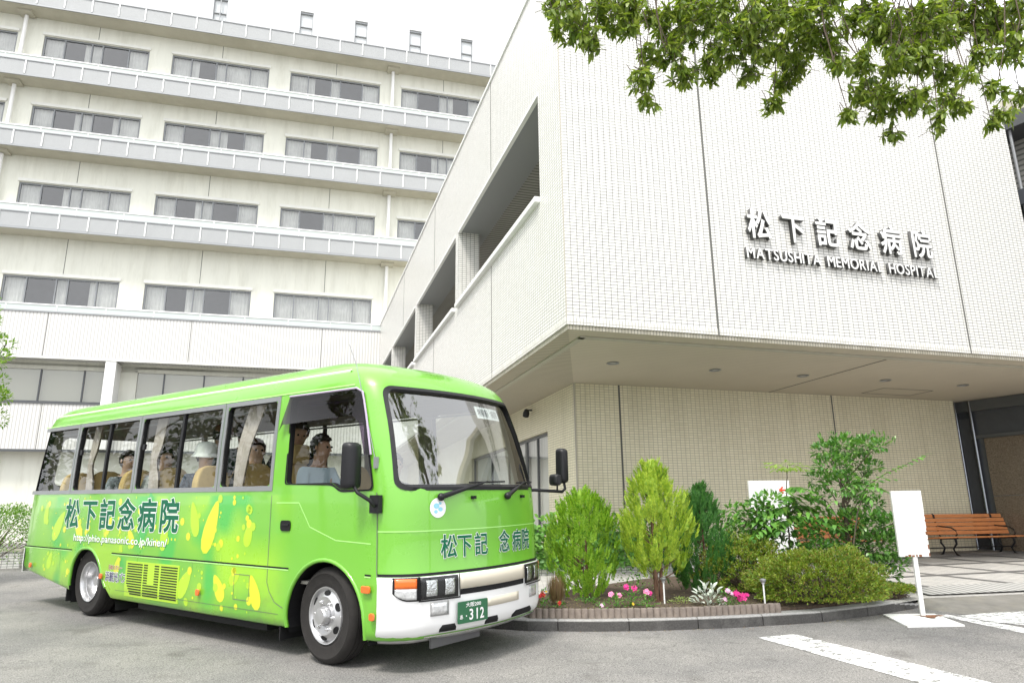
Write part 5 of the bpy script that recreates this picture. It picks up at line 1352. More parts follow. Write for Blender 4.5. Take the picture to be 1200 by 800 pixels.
def conifer(base, h, rad, matl, label, seed, sprays=330, lean_top=0, peak=1.0, low=.10, trunk_h=.3, tips=1, pk=.4, lowr=.6, smin=.82, tex=2.0, nclus=120, sl=(.09, .17)):
    r = random.Random(seed); root = empty('conifer_shrub', base, 0, label, 'conifer', 'conifers in the planting bed')
    mb = MB()
    clus = [(r.random() ** .85, r.uniform(0, 6.2832), r.uniform(.86, 1.08)) for _ in range(nclus)]
    sec = [r.uniform(smin, 1.0) for _ in range(9)]
    for i in range(sprays):
        t = r.random() ** .8                          # height fraction
        z = h * (low + (1 - low) * t)
        prof = math.sin(min(1, (t * .92 + .10)) ** .62 * math.pi) ** .70 if t > .35 else (.72 + .28 * (t / .35))
        prof = max(.05, (1 - ((t - pk) / (1 - pk)) ** tex * .93) if t > pk else lowr + (1 - lowr) * math.sin(t / pk * math.pi / 2))
        if i % 5:                                     # most sprays gather into plumes, leaving darker gaps between them
            ct, ca, cr = clus[r.randrange(len(clus))]; t = min(1, max(0, ct + r.gauss(0, .035))); z = h * (low + (1 - low) * t)
            a = (ca + r.gauss(0, .045) / max(.15, rad)) % 6.2832; rf = min(1.08, cr + r.uniform(-.10, .05))
        else: a = r.uniform(0, 2 * math.pi); rf = r.uniform(.2, .8)
        prof = max(.05, (1 - ((t - pk) / (1 - pk)) ** tex * .93) if t > pk else lowr + (1 - lowr) * math.sin(t / pk * math.pi / 2))
        z *= 1 - (1 - sec[int(a / 6.2832 * 8.999)]) * max(0, t - .35) * 1.5; lob = 1 + .10 * math.sin(3 * a + seed) + .08 * math.sin(7 * a + 9 * t + seed)
        rr = rad * prof * lob * rf
        cx, cy = rr * math.cos(a), rr * math.sin(a) * .92
        out_ = Vector((math.cos(a), math.sin(a), 0))
        ax = (out_ * r.uniform(.25, .6) + Vector((0, 0, 1.0)) + rv(r) * .18).normalized()
        side = ax.cross(out_).normalized() if r.random() < .6 else (ax.cross(rv(r))).normalized()
        Ls = r.uniform(*sl) * (1 if t < .85 else 1.15); c_ = Vector((cx, cy, z - Ls * .5))
        k = 15
        for j in range(k):                            # feathery flat spray
            u = j / k; sgn = 1 if j % 2 else -1
            p = c_ + ax * Ls * u; d = (ax * .9 + side * sgn * .75 * (1 - u * .4) + rv(r) * .25).normalized()
            leaf_into(mb, p, d, side.cross(ax) + rv(r) * .3, Ls * r.uniform(.22, .36) * (1.1 - .5 * u), .012 + .006 * r.random(), .05)
        leaf_into(mb, c_ + ax * Ls * .8, ax, side.cross(ax), Ls * .4, .012, 0)
    mb.build('foliage', matl, root, uv=False)
    tr = MB()
    for k in range(3 if tips > 1 else 1):
        a = k * 2.1; tr.tube([(.03 * math.cos(a), .03 * math.sin(a), -.05), (.05 * math.cos(a), .05 * math.sin(a), h * .3), (.04 * math.cos(a), .03 * math.sin(a), h * .75)], [.024, .018, .006], 7)
    tr.build('trunk', M_bark2, root, 50)
    inn = MB()                                        # inner twigs that fill the core
    for i in range(60):
        a = r.uniform(0, 6.28); z = h * r.uniform(.12, .8); q = rad * .75 * (1 - z / h * .7)
        inn.tube([(0, 0, z - .1), (q * math.cos(a), q * math.sin(a) * .9, z + .05)], [.006, .002], 4, caps=False)
    inn.build('twigs', M_bark2, root)
    return root
L_c1 = leaf_mat('bright green thuja', [(.10, .26, .02), (.22, .44, .03), (.38, .58, .06), (.16, .34, .03)], transl=.3)
L_c2 = leaf_mat('yellow green thuja', [(.16, .32, .03), (.33, .49, .05), (.48, .60, .07), (.22, .38, .04)], transl=.3)
L_c3 = leaf_mat('dark green cypress', [(.025, .10, .02), (.05, .17, .03), (.09, .25, .045), (.03, .12, .025)], transl=.2)
def g0(px, py, dz=.13): v = at_g(px, py, dz); return v
c1 = g0(684, 700); conifer(c1, 1.24, .41, L_c1, 'rounded bright green conifer shrub nearest the front of the minibus', 3, 1500, low=.05, pk=.48, lowr=.66, smin=.95, tex=3.2, sl=(.07, .125))
c2 = g0(772, 704); conifer(c2, 1.56, .385, L_c2, 'tall yellow green conifer shrub in the middle of the planting bed', 8, 1250, tips=3, low=.20, pk=.38, lowr=.45, smin=.85, tex=2.3)
c3 = g0(824, 692); conifer(c3, 1.29, .40, L_c3, 'dark green conifer shrub right of the tall yellow green one', 5, 1000, low=.05, pk=.3, lowr=.75, smin=.85)
# side shoots of the tall one
def clump(mb, c_, rad, n, L_, W_, r, up=.35, out=.6, hang=0.0, flat=1.0, droop=.15):
    for i in range(n):
        v = rv(r); v = v.normalized() * (v.length ** .5); p = c_ + Vector((v.x * rad, v.y * rad, v.z * rad * flat))
        d = (v * out + Vector((0, 0, up - hang)) + rv(r) * .55).normalized(); nn = (Vector((0, 0, 1)) + rv(r) * .7).normalized()
        leaf_into(mb, p, d, nn, L_ * r.uniform(.7, 1.15), W_ * r.uniform(.8, 1.1), droop)
def limb(mb, a, b_, r0, r1, r, wob=.04, n=6):
    a, b_ = Vector(a), Vector(b_); pts = []
    for i in range(n + 1):
        t = i / n; p = a.lerp(b_, t) + Vector((0, 0, (b_ - a).length * .08 * math.sin(t * math.pi))); 
        if 0 < i < n: p += rv(r) * wob
        pts.append(p)
    mb.tube(pts, [r0 + (r1 - r0) * i / n for i in range(n + 1)], 7)
# clipped azalea mounds
L_az = leaf_mat('azalea leaves', [(.07, .15, .015), (.13, .23, .02), (.20, .31, .03), (.26, .20, .04), (.17, .28, .03), (.26, .37, .04), (.36, .44, .06)], transl=.25)
def azalea(cx, cy, z, rx, ry, h, n, label, seed):
    r = random.Random(seed); root = empty('azalea_bush', (cx, cy, z), 0, label, 'bush', 'azalea bushes')
    mb = MB()
    for i in range(n):
        v = rv(r).normalized(); v.z = abs(v.z) if r.random() < .85 else -abs(v.z) * .3
        q = r.uniform(.80, 1.0) ** .7; bump_ = 1 + .24 * mnoise.noise(v * 2.6 + Vector((seed, 0, 0))) + .20 * mnoise.noise(v * 6.5 + Vector((0, seed, 0)))
        shape = Vector((v.x * rx, v.y * ry, .12 + abs(v.z) ** .75 * (h - .12) if v.z > 0 else .10)) * 1.0
        p = Vector((shape.x * q * bump_, shape.y * q * bump_, shape.z * q * bump_))
        for k in range(5):
            d = (v * .7 + Vector((0, 0, .35)) + rv(r) * .9).normalized()
            leaf_into(mb, p + rv(r) * .02, d, rv(r), r.uniform(.022, .036), r.uniform(.010, .014), .1)
    mb.build('foliage', L_az, root, uv=False)
    tw = MB()
    for i in range(110):
        a = r.uniform(0, 6.28); e = r.uniform(.25, .93); v = Vector((math.cos(a) * math.cos(e), math.sin(a) * math.cos(e), math.sin(e)))
        limb(tw, (v.x * .15 * rx, v.y * .15 * ry, 0), (v.x * rx * .86, v.y * ry * .86, v.z * h * .86), .009, .002, r, .03, 4)
    tw.build('branches', M_bark, root); return root
az = at_y(962, 712, 8.62)
azalea(3.34, 8.32, gz(3.6, 8.5) + .09, .74, .52, .56, 5600, 'large clipped olive green azalea mound spilling over the kerb', 4)
azalea(2.85, 9.2, gz(3, 9.3) + .09, .60, .5, .64, 2600, 'smaller olive green azalea mound behind the garden lamp', 9)
azalea(4.42, 8.85, gz(4.4, 8.8) + .07, .26, .18, .17, 500, 'low azalea tuft at the kerb end beside the white post', 12)
# broadleaf shrub-trees
L_cam = leaf_mat('glossy camellia leaves', [(.04, .13, .025), (.08, .22, .04), (.14, .31, .05), (.06, .17, .03), (.26, .44, .10)], rough=.3, transl=.25)
L_yng = leaf_mat('fresh green leaves', [(.10, .28, .05), (.18, .40, .07), (.07, .20, .04), (.28, .48, .09)], rough=.35, transl=.35)
L_lime = leaf_mat('pale lime leaves', [(.34, .48, .10), (.26, .44, .08), (.42, .54, .14)], rough=.4, transl=.4)
r = random.Random(21)
tb = at_g(1000, 690, .13); camt = empty('camellia_tree', tb, 0, 'dark glossy small tree in front of the tiled wall, left of the bench', 'tree')
mb, tr = MB(), MB(); Yc = tb.y
def loc(px, py, Y, root): return at_y(px, py, Y) - root
limb(tr, (0, 0, -.05), loc(990, 600, Yc, tb), .035, .022, r, .02); limb(tr, loc(990, 600, Yc, tb), loc(985, 560, Yc + .1, tb), .022, .010, r, .02)
for px, py, rp, n in ((968, 528, 15, 130), (990, 523, 18, 170), (1012, 522, 15, 130), (1030, 522, 10, 60), (975, 545, 20, 170), (1000, 545, 22, 200), (960, 560, 14, 90), (985, 566, 20, 150), (1020, 548, 12, 70), (1012, 575, 16, 110), (1025, 590, 10, 60), (960, 580, 12, 60), (1000, 590, 14, 80),
                      (990, 612, 20, 150), (1010, 610, 22, 200), (1035, 615, 22, 200), (1050, 612, 16, 120), (970, 625, 20, 150), (1000, 635, 24, 220), (1030, 640, 24, 220), (1052, 640, 18, 150), (1045, 658, 16, 110), (1020, 660, 18, 120), (980, 650, 20, 140), (1058, 625, 14, 80), (1040, 672, 12, 60), (945, 632, 16, 90), (960, 645, 16, 100), (938, 646, 12, 50), (950, 618, 14, 60)):
    Y = Yc + r.uniform(-.25, .25); c_ = loc(px, py, Y, tb); clump(mb, c_, rp / 835 * Y * 1.0, int(n * 1.35), .078, .036, r, .3, .7, flat=.6)
    limb(tr, loc(992, min(690, py + 45), Yc, tb), c_, .010, .003, r, .02, 4)
for px, py in ((962, 515), (975, 512), (990, 511), (1008, 514), (1035, 513), (1045, 518), (1022, 512)):
    clump(mb, loc(px, py, Yc, tb), .05, 14, .06, .02, r, 1.2, .3)
mb.build('crown', L_cam, camt, uv=False); tr.build('trunk', M_bark, camt, 50)
# young tree with pinnate sprays
def frond(mb, a, b_, n, L_, W_, r, arch=.15):
    a, b_ = Vector(a), Vector(b_); ax = (b_ - a); up_ = Vector((0, 0, 1)); 
    for i in range(n):
        t = (i + .6) / n; p = a.lerp(b_, t) + up_ * math.sin(t * math.pi) * ax.length * arch
        sd = ax.cross(up_).normalized()
        for s in (-1, 1):
            d = (ax.normalized() * .55 + sd * s * .85 + Vector((0, 0, -.12)) + rv(r) * .15).normalized()
            leaf_into(mb, p, d, Vector((0, 0, 1)) + rv(r) * .3, L_ * r.uniform(.8, 1.1) * (.7 + .6 * math.sin(t * math.pi)), W_, .25)
    leaf_into(mb, b_, (b_ - a).normalized(), up_, L_, W_, .3)
tb2 = at_g(930, 690, .13); yt = empty('young_tree', tb2, 0, 'slim young tree with drooping fresh green leaves before the white guide board', 'tree')
mb, mb2, tr = MB(), MB(), MB(); Yt = tb2.y
limb(tr, (0, 0, -.05), loc(922, 600, Yt, tb2), .014, .009, r, .01); limb(tr, loc(922, 600, Yt, tb2), loc(923, 545, Yt, tb2), .009, .004, r, .01)
for k in range(10):
    a = k * .63; c_ = loc(922, 552, Yt, tb2); frond(mb2, c_, c_ + Vector((.26 * math.cos(a), .22 * math.sin(a), r.uniform(.0, .12))), 4, .10, .035, r)
for px, py, py0, L_ in ((960, 600, 600, .1), (985, 608, 605, .1), (900, 605, 600, .1), (945, 575, 580, .09), (950, 620, 610, .1), (975, 618, 612, .1), (905, 625, 615, .09), (890, 612, 605, .1), (935, 612, 600, .1), (965, 590, 590, .09), (990, 620, 612, .1), (915, 590, 590, .08), (940, 592, 590, .09), (925, 630, 620, .09), (885, 628, 618, .09)):
    a = loc(923, py0 - 6, Yt, tb2); b_ = loc(px, py, Yt + r.uniform(-.35, .2), tb2); frond(mb, a, b_ + Vector((r.uniform(-.1, .1), r.uniform(-.25, .25), r.uniform(-.08, .10))), 6, L_ * 1.4, .055, r, .18); frond(mb, a, b_, 7, L_ * 1.5, .058, r, .12); tr.tube([a, a.lerp(b_, .5) + Vector((0, 0, .02)), b_], [.004, .003, .002], 5)
mb.build('crown', L_yng, yt, uv=False); mb2.build('crown_tip', L_lime, yt, uv=False); tr.build('trunk', M_bark, yt, 50)
# arching branch at the right
tb3 = at_g(1005, 700, .13); ab = empty('arching_shrub', tb3, 0, 'light green leafy branch arching out to the right over the bench', 'shrub')
mb, tr = MB(), MB(); Ya = tb3.y - .1
pts = [loc(1000, 640, Ya, tb3), loc(1005, 600, Ya, tb3), loc(1015, 570, Ya, tb3), loc(1035, 556, Ya, tb3), loc(1060, 545, Ya - .1, tb3), loc(1082, 534, Ya - .2, tb3)]
tr.tube([Vector((0, 0, -.05))] + pts, [.01, .009, .008, .006, .005, .004, .002], 6)
for a, b_ in zip(pts[1:], pts[2:]): frond(mb, a, b_, 4, .11, .042, r, .05)
for (px, py) in ((990, 572), (1020, 585), (1005, 560), (1035, 575), (1050, 562), (975, 590)):
    frond(mb, pts[2], loc(px, py, Ya - .15, tb3), 4, .10, .042, r, .1)
mb.build('crown', L_yng, ab, uv=False); tr.build('stem', M_bark, ab, 50)
# broad shrub at the left of the board
tb4 = at_g(868, 688, .13); bs = empty('broadleaf_shrub', tb4, 0, 'loose broadleaf shrub between the dark conifer and the white guide board', 'shrub')
mb, mb2, tr = MB(), MB(), MB(); Yb = tb4.y
for px, py, rp, n in ((860, 600, 10, 24), (850, 615, 14, 40), (872, 605, 12, 34), (888, 595, 12, 50), (902, 590, 12, 50), (885, 610, 16, 70), (868, 625, 16, 60), (848, 632, 14, 46), (895, 605, 14, 60), (858, 645, 14, 40), (880, 640, 14, 40), (842, 650, 10, 26), (905, 640, 12, 26), (890, 655, 10, 20), (870, 660, 14, 40), (892, 618, 14, 60), (905, 612, 12, 50), (886, 632, 14, 60), (900, 628, 12, 40), (912, 640, 12, 40)):
    Y = Yb + r.uniform(-.2, .3); c_ = loc(px, py, Y, tb4); clump(mb if py > 590 and px > 865 else mb2, c_, rp / 835 * Y * 1.1, int(n * 1.8), .085, .045, r, .1, .7, droop=.25)
    limb(tr, (0, 0, -.03), c_, .008, .003, r, .02, 5)
mb.build('crown', L_cam, bs, uv=False); mb2.build('crown', L_yng, bs, uv=False); tr.build('stem', M_bark, bs, 50)
# low tiled planter wall with ivy behind the conifers
pwl = frame_root('planter_wall', B(-1.6, 2.45, pz(*B(-1.6, 2.45).xy) - .05), dF, 'low white tiled planter wall behind the conifers', 'wall')
MB().box(0, 5.0, 0, .25, 0, .42).build('wall', M_tile_white, pwl); MB().box(-.02, 5.02, -.02, .27, .421, .46).build('coping', M_conc, pwl)
L_ivy = leaf_mat('ivy leaves', [(.06, .18, .03), (.12, .30, .05), (.20, .40, .08), (.08, .22, .04)], rough=.35, transl=.2)
iv = empty('ivy', pwl.location, pwl.rotation_euler.z, 'bright broad-leaved ivy growing on the low tiled planter wall', 'ivy'); mb = MB(); tr = MB()
for i in range(3600):
    u = r.uniform(.2, 4.6); z = .46 + abs(r.gauss(0, .27)) * (1 + .4 * math.sin(u * 3)); z = min(z, 1.05)
    if r.random() < .25: z = r.uniform(.2, .5)
    p = Vector((u, r.uniform(-.12, .25) if z > .46 else -.05, z)); leaf_into(mb, p, (Vector((0, -.5, -.5)) + rv(r) * .7).normalized(), Vector((0, -1, .6)) + rv(r) * .4, r.uniform(.07, .11), r.uniform(.06, .09), .1)
for k in range(26): u = .3 + k * .17; tr.tube([(u, .1, .44), (u + r.uniform(-.1, .1), .05, .75), (u + r.uniform(-.2, .2), 0, .9)], [.008, .005, .002], 5)
mb.build('foliage', L_ivy, iv, uv=False); tr.build('stems', M_bark, iv)
# flowers
M_mag = mat('magenta petals', (.62, .02, .22), .6); M_pink = mat('pink petals', (.80, .26, .45), .6); M_red = mat('red petals', (.65, .03, .03), .6); M_yel = mat('yellow petals', (.85, .60, .03), .6); M_pale = mat('pale pink petals', (.80, .48, .66), .6)
L_fl = leaf_mat('flower leaves', [(.06, .20, .03), (.12, .30, .05), (.18, .36, .06)], transl=.25); L_dm = leaf_mat('silver leaves', [(.50, .56, .48), (.62, .66, .58), (.42, .50, .42)], rough=.8, transl=.1)
def flower_plant(px, py, label, cat, heads, leafm=None, h=.13, rad=.09, n=70, L_=.045, W_=.018):
    b_ = at_g(px, py, .13); root = empty('flowering_plant', b_, 0, label, cat, 'small plants edging the bed'); mb = MB()
    for i in range(n):
        v = rv(r); p = Vector((v.x * rad, v.y * rad * .8, abs(v.z) * h)); leaf_into(mb, p, (Vector((v.x, v.y, .5)) + rv(r) * .4).normalized(), Vector((0, 0, 1)) + rv(r) * .4, L_ * r.uniform(.7, 1.2), W_, .2)
    mb.build('leaves', leafm or L_fl, root, uv=False)
    if heads:
        for (dx, dz, m_, rr) in heads:
            f = MB(); c_ = Vector((dx / 100, r.uniform(-.08, 0), dz / 100))
            for k in range(7):
                q = c_ + rv(r) * rr * .5; ax = (Vector((0, -1, .5)) + rv(r) * .5).normalized(); M_ = Matrix.Translation(q) @ ax.to_track_quat('Z', 'Y').to_matrix().to_4x4(); b2 = len(f.v)
                for a in range(5):
                    t = a * 1.2566; f.add([M_ @ Vector(v) for v in ((0, 0, 0), (.4 * rr * math.cos(t - .5), .4 * rr * math.sin(t - .5), .1 * rr), (rr * .62 * math.cos(t), rr * .62 * math.sin(t), .15 * rr), (.4 * rr * math.cos(t + .5), .4 * rr * math.sin(t + .5), .1 * rr))], [(0, 1, 2, 3)])
            f.build('blossom', m_, root)
    return root
flower_plant(636, 712, 'small plant with dark red flowers at the left corner of the bed', 'flower', [(0, 14, M_red, .04), (-3, 12, M_red, .03), (4, 17, M_yel, .015)], h=.2)
flower_plant(656, 712, 'tiny plant with two red flowers low behind the edging', 'flower', [(0, 5, M_red, .028)], h=.07, rad=.05, n=24)
flower_plant(722, 712, 'plant with soft pink flowers left of the tall conifer trunks', 'flower', [(-5, 14, M_pink, .04), (4, 13, M_pink, .03)], h=.15)
flower_plant(741, 710, 'plant with three magenta flower heads left of the tall conifer trunks', 'flower', [(-6, 20, M_mag, .042), (3, 18, M_mag, .045), (0, 3, M_yel, .02)], h=.19, rad=.12, n=110)
flower_plant(760, 712, 'plant with rosy pink flowers beside the tall conifer trunks', 'flower', [(-2, 17, M_pink, .04), (3, 15, M_mag, .03)], h=.15)
flower_plant(705, 714, 'tiny violet pink flower low behind the edging', 'flower', [(0, 4, M_pale, .028)], h=.05, rad=.06, n=26)
flower_plant(830, 709, 'silver white leafed plant in the planting bed', 'plant', [], L_dm, h=.22, rad=.16, n=90, L_=.075, W_=.032)
flower_plant(852, 711, 'plant with pale pink flowers next to the silver leafed one', 'flower', [(0, 17, M_pale, .035), (-2, 8, M_pale, .032), (5, 14, M_pale, .03)], h=.18, rad=.10, n=80)
flower_plant(866, 711, 'plant with a dense magenta flower cluster by the garden lamp', 'flower', [(-3, 14, M_mag, .045), (3, 11, M_mag, .05), (0, 8, M_mag, .045), (7, 12, M_mag, .035)], h=.12, rad=.1, n=60)
flower_plant(800, 706, 'low pale green ground plant at the foot of the dark conifer', 'plant', [], leaf_mat('pale ground leaves', [(.3, .42, .12), (.4, .5, .18)]), h=.06, rad=.16, n=120, L_=.03, W_=.014)
flower_plant(690, 706, 'low spreading green plant at the foot of the rounded conifer', 'plant', [], None, h=.05, rad=.2, n=120, L_=.03, W_=.014)
wr = flower_plant(745, 690, 'airy shrub with small round leaves behind the magenta flowers', 'shrub', [], L_cam, h=.42, rad=.26, n=230, L_=.035, W_=.025)
# brown sedge tuft
sb = at_g(652, 708, .13); sg_ = empty('sedge_tuft', sb, 0, 'brown grassy sedge tuft beside the bright rounded conifer', 'grass'); mb = MB()
for i in range(420):
    a = r.uniform(0, 6.28); q = r.uniform(.1, 1); leaf_into(mb, Vector((.04 * math.cos(a), .04 * math.sin(a), r.uniform(0, .1))), Vector((math.cos(a) * q * .75, math.sin(a) * q * .75, 1)).normalized(), Vector((math.cos(a), math.sin(a), .3)), r.uniform(.14, .27), .006, .35)
mb.build('blades', leaf_mat('brown sedge', [(.20, .13, .07), (.28, .19, .09), (.18, .17, .06)]), sg_, uv=False)
# litter of small weeds and leaves over the soil: uncountable
mb = MB()
for i in range(2200):
    x = r.uniform(.2, 4.4); y = 7.75 + max(0, (x - 2.2)) * .38 + r.uniform(.02, 1.3)
    p = Vector((x, y, gz(x, y) + .133 + r.random() * .012)); d = rv(r); d.z *= .5
    leaf_into(mb, p, d.normalized(), Vector((0, 0, 1)) + rv(r) * .4, r.uniform(.012, .035), r.uniform(.006, .014), .1)
o = mb.build('ground_cover', leaf_mat('leaf litter and weeds', [(.12, .20, .04), (.20, .12, .06), (.25, .30, .08), (.30, .20, .12), (.10, .16, .04)]), uv=False); tag(o, 'small weeds and fallen leaves scattered over the planter soil', 'ground cover', kind='stuff')
# dry leaves in the gutter
mb = MB()
for i in range(260):
    t = r.random(); k = kp[int(t * (len(kp) - 14)) + 10]; x, y = k.x + r.gauss(0, .03), k.y - abs(r.gauss(0, .05)) - .008
    p = Vector((x, y, gz(x, y) + .004)); d = rv(r); d.z *= .15; leaf_into(mb, p, d.normalized(), Vector((0, 0, 1)) + rv(r) * .2, r.uniform(.01, .03), r.uniform(.006, .014), .05)
o = mb.build('leaf_litter', leaf_mat('dry leaf crumbs', [(.30, .18, .09), (.20, .13, .07), (.35, .28, .14), (.25, .30, .08)]), uv=False); tag(o, 'dry leaf crumbs gathered in the gutter along the kerb', 'leaves', kind='stuff')

# ------------------------------------------------------------------ edging, lamps, post, bench, board
M_log = mat('brown grey concrete log edging', (.20, .165, .14), .85, var=.25, scale=14, bump=.4, bscale=50)
ep = resample([(.175, 7.66), (.75, 7.60), (1.7, 7.63), (2.78, 7.86)], .0655)
groups_ = [ep[i:i + 10] for i in range(0, len(ep) - 1, 10)]
LAB_E = ['under the front corner of the minibus', 'in front of the rounded bright green conifer', 'in front of the magenta and pink flowers', 'in front of the lamp by the tall conifer', 'in front of the silver leafed plant', 'at the right end beside the azalea mound']
for gi_, gp_ in enumerate(groups_):
    c0 = gp_[0]; root = empty('log_edging', (c0.x, c0.y, gz(*c0) + .10), 0, 'low concrete log edging module ' + LAB_E[min(gi_, 5)], 'edging', 'log edging modules round the bed')
    mb = MB()
    for p in gp_:
        h_ = .098 + r.uniform(-.002, .002); q = Vector((p.x - c0.x, p.y - c0.y, gz(p.x, p.y) - gz(*c0)))
        mb.lathe([(.036, -.02), (.036, h_ - .012), (.032, h_ - .003), (.024, h_), (0, h_)], 12, Matrix.Translation(q))
    mb.build('logs', M_log, root, 40)
c0 = Vector(ep[0])
for i, (a, b_) in enumerate((((.175, 7.66), (.02, 7.9)), ((.02, 7.9), (-.02, 8.3)))):
    pts = resample([a, b_], .0655); root = empty('log_edging', (pts[0].x, pts[0].y, gz(*pts[0]) + .10), 0, 'short return of concrete log edging ' + ('turning back at the left corner' if i == 0 else 'running back beside the sedge tuft'), 'edging', 'log edging modules round the bed'); mb = MB()
    for p in pts[1:]: mb.lathe([(.036, -.02), (.036, .09), (.028, .098), (0, .098)], 12, Matrix.Translation((p.x - pts[0].x, p.y - pts[0].y, gz(p.x, p.y) - gz(*pts[0]))))
    mb.build('logs', M_log, root, 40)
for (px, py, py0), lab in (((779, 707, 680), 'small white garden spike lamp beside the tall conifer trunks'), ((897, 712, 682), 'small white garden spike lamp in front of the azalea mound')):
    b_ = at_g(px, py, .13); hgt = (py - py0) / 835 * b_.y * 1.03; root = empty('garden_lamp', b_, 0, lab, 'garden lamp', 'spike lamps in the planting bed')
    MB().tube([(0, 0, -.02), (0, 0, hgt - .035)], .009, 10).build('post', M_white_p, root, 40)
    MB().lathe([(0, hgt - .04), (.018, hgt - .04), (.03, hgt - .028), (.034, hgt - .012), (.034, hgt - .008), (.02, hgt), (0, hgt + .003)], 18).build('lamp_head', M_alu, root, 40)
    MB().lathe([(.017, hgt - .055), (.019, hgt - .04)], 16).build('lens', M_lampclear, root)
M_rustw = mat('white paint with rust', (.80, .80, .78), .5, dirt=(.20, .07, .025), dscale=5, damt=.0)
def rust_paint():
    m, nt, b = newmat('rusting white paint'); N, L = nt.nodes, nt.links
    tc = N.new('ShaderNodeTexCoord'); n = N.new('ShaderNodeTexNoise'); n.inputs['Scale'].default_value = 9; n.inputs['Detail'].default_value = 9; n.inputs['Roughness'].default_value = .7; L.new(tc.outputs['Object'], n.inputs['Vector'])
    r_ = N.new('ShaderNodeValToRGB'); e = r_.color_ramp.elements; e[0].position = .60; e[0].color = (.80, .80, .77, 1); e[1].position = .66; e[1].color = (.17, .06, .02, 1); L.new(n.outputs['Fac'], r_.inputs[0]); L.new(r_.outputs[0], b.inputs['Base Color']); b.inputs['Roughness'].default_value = .7; return m
M_rust = rust_paint()
pb_ = at_g(1082, 723, .0); post = empty('sign_post', (pb_.x, pb_.y, pb_.z), R(-12), 'white steel post with a blank white board on a rusty base plate by the kerb', 'sign post')
bp_pts = [at_g(*q) - pb_ for q in ((1035, 721), (1095, 720.5), (1131, 734), (1064, 735.5))]
ri = Matrix.Rotation(R(12), 3, 'Z'); bp_pts = [ri @ q for q in bp_pts]
bpl = MB().add([q + Vector((0, 0, .018)) for q in bp_pts] + [q + Vector((0, 0, .003)) for q in bp_pts], [(3, 2, 1, 0), (0, 1, 5, 4), (1, 2, 6, 5), (2, 3, 7, 6), (3, 0, 4, 7)]).build('base_plate', M_rust, post)
bev(MB().box(-.022, .022, -.022, .022, .015, .64).build('post', M_white_p, post), .004)
bd = MB().box(-.155, .150, -.03, -.024, .62, 1.32).box(.144, .150, -.0239, .03, .62, 1.32).box(-.155, -.149, -.0239, .02, .62, 1.32).build('board', mat('scuffed white board', (.78, .78, .76), .5, dirt=(.55, .50, .42), dscale=4, damt=.5), post); bd.location = (0, 0, 0)
pr = MB(); pr.add([(q_[0], q_[1], .0195) for q_ in [((.13 + .05 * math.sin(3 * a_) + .03 * math.sin(7 * a_)) * math.cos(a_) + .04, (.13 + .05 * math.sin(3 * a_) + .03 * math.sin(7 * a_)) * math.sin(a_) * .9) for a_ in [k_ * .2094 for k_ in range(30)]]], [tuple(range(30))]); pr.build('rust', mat('rusty scale', (.22, .10, .05), .9, var=.5, scale=30), bpl)
rs = MB(); rr = random.Random(5); z = .625
while z < 1.08:
    dz = rr.uniform(.008, .05); w_ = rr.uniform(.002, .016) * (1 if z < .9 else .4); rs.box(.1502, .1512, -.028, .02, z, z + dz); rs.box(.1502 - w_, .1502, -.0315, -.0301, z, z + dz); z += dz + rr.uniform(.0, .05)
x = -.02
while x < .14: w_ = rr.uniform(.01, .03); rs.box(x - .08, x - .08 + w_, -.0315, -.0301, .621, .621 + rr.uniform(.006, .024)); x += w_ + rr.uniform(0, .02)
rs.build('rust', mat('rust', (.20, .07, .025), .9, var=.5, scale=30), bd)
# benches
M_wood = mat('orange stained wood slat', (.58, .22, .075), .5, var=.18, scale=6, stretch=(1, 8, 8))
M_iron = mat('black cast iron', (.02, .02, .022), .35, metal=.4)
def bench(u0, v0, length, label):
    b_ = B(u0, v0); root = empty('park_bench', (b_.x, b_.y, pz(b_.x, b_.y)), math.atan2(dF.y, dF.x), label, 'bench', 'orange slatted benches along the wall')
    sl = []
    for k in range(5): y = .02 + k * .085; sl.append((y, y + .075, .385 - .012 * (k > 0) * k * .5 + (.0), .0))
    for k, (y0, y1, z, _) in enumerate(sl): bev(MB().box(0, length, y0, y1, z - .028, z).build('seat_slat', M_wood, root), .008)
    for k in range(5):
        z = .45 + k * .085; y = .43 + .022 * k + (.03 if k == 4 else 0)
        T = Matrix.Translation((0, y, z)) @ Matrix.Rotation(R(-14), 4, 'X'); bev(MB().box(0, length, -.012, .012, -.035, .04, M=T).build('back_slat', M_wood, root), .008)
    for x in (.45, length - .32):
        MB().tube([(x, .02, 0), (x, .10, .04), (x, .16, .14), (x, .07, .24), (x, .08, .34)], [.022, .02, .02, .02, .026], 8).tube([(x, .50, 0), (x, .42, .05), (x, .36, .16), (x, .44, .26), (x, .42, .36)], [.022, .02, .02, .02, .024], 8).tube([(x, .02, .355), (x, .42, .34), (x, .47, .5), (x, .55, .84)], [.02, .02, .018, .016], 8).build('leg', M_iron, root, 50)
        MB().tube([(x, .06, .40), (x, .02, .42), (x, .04, .50), (x, .14, .56), (x, .36, .58), (x, .48, .60), (x, .52, .82)], [.014] * 7, 8).build('armrest', M_iron, root, 50)
    MB().tube([(.0, .30, .16), (length, .30, .16)], .012, 8).build('stretcher', M_iron, root)
    return root
bench(8.95, 2.75, 2.32, 'orange slatted bench with black iron legs right of the white post')
bench(5.35, 2.75, 2.2, 'orange slatted bench mostly hidden behind the young tree and camellia')
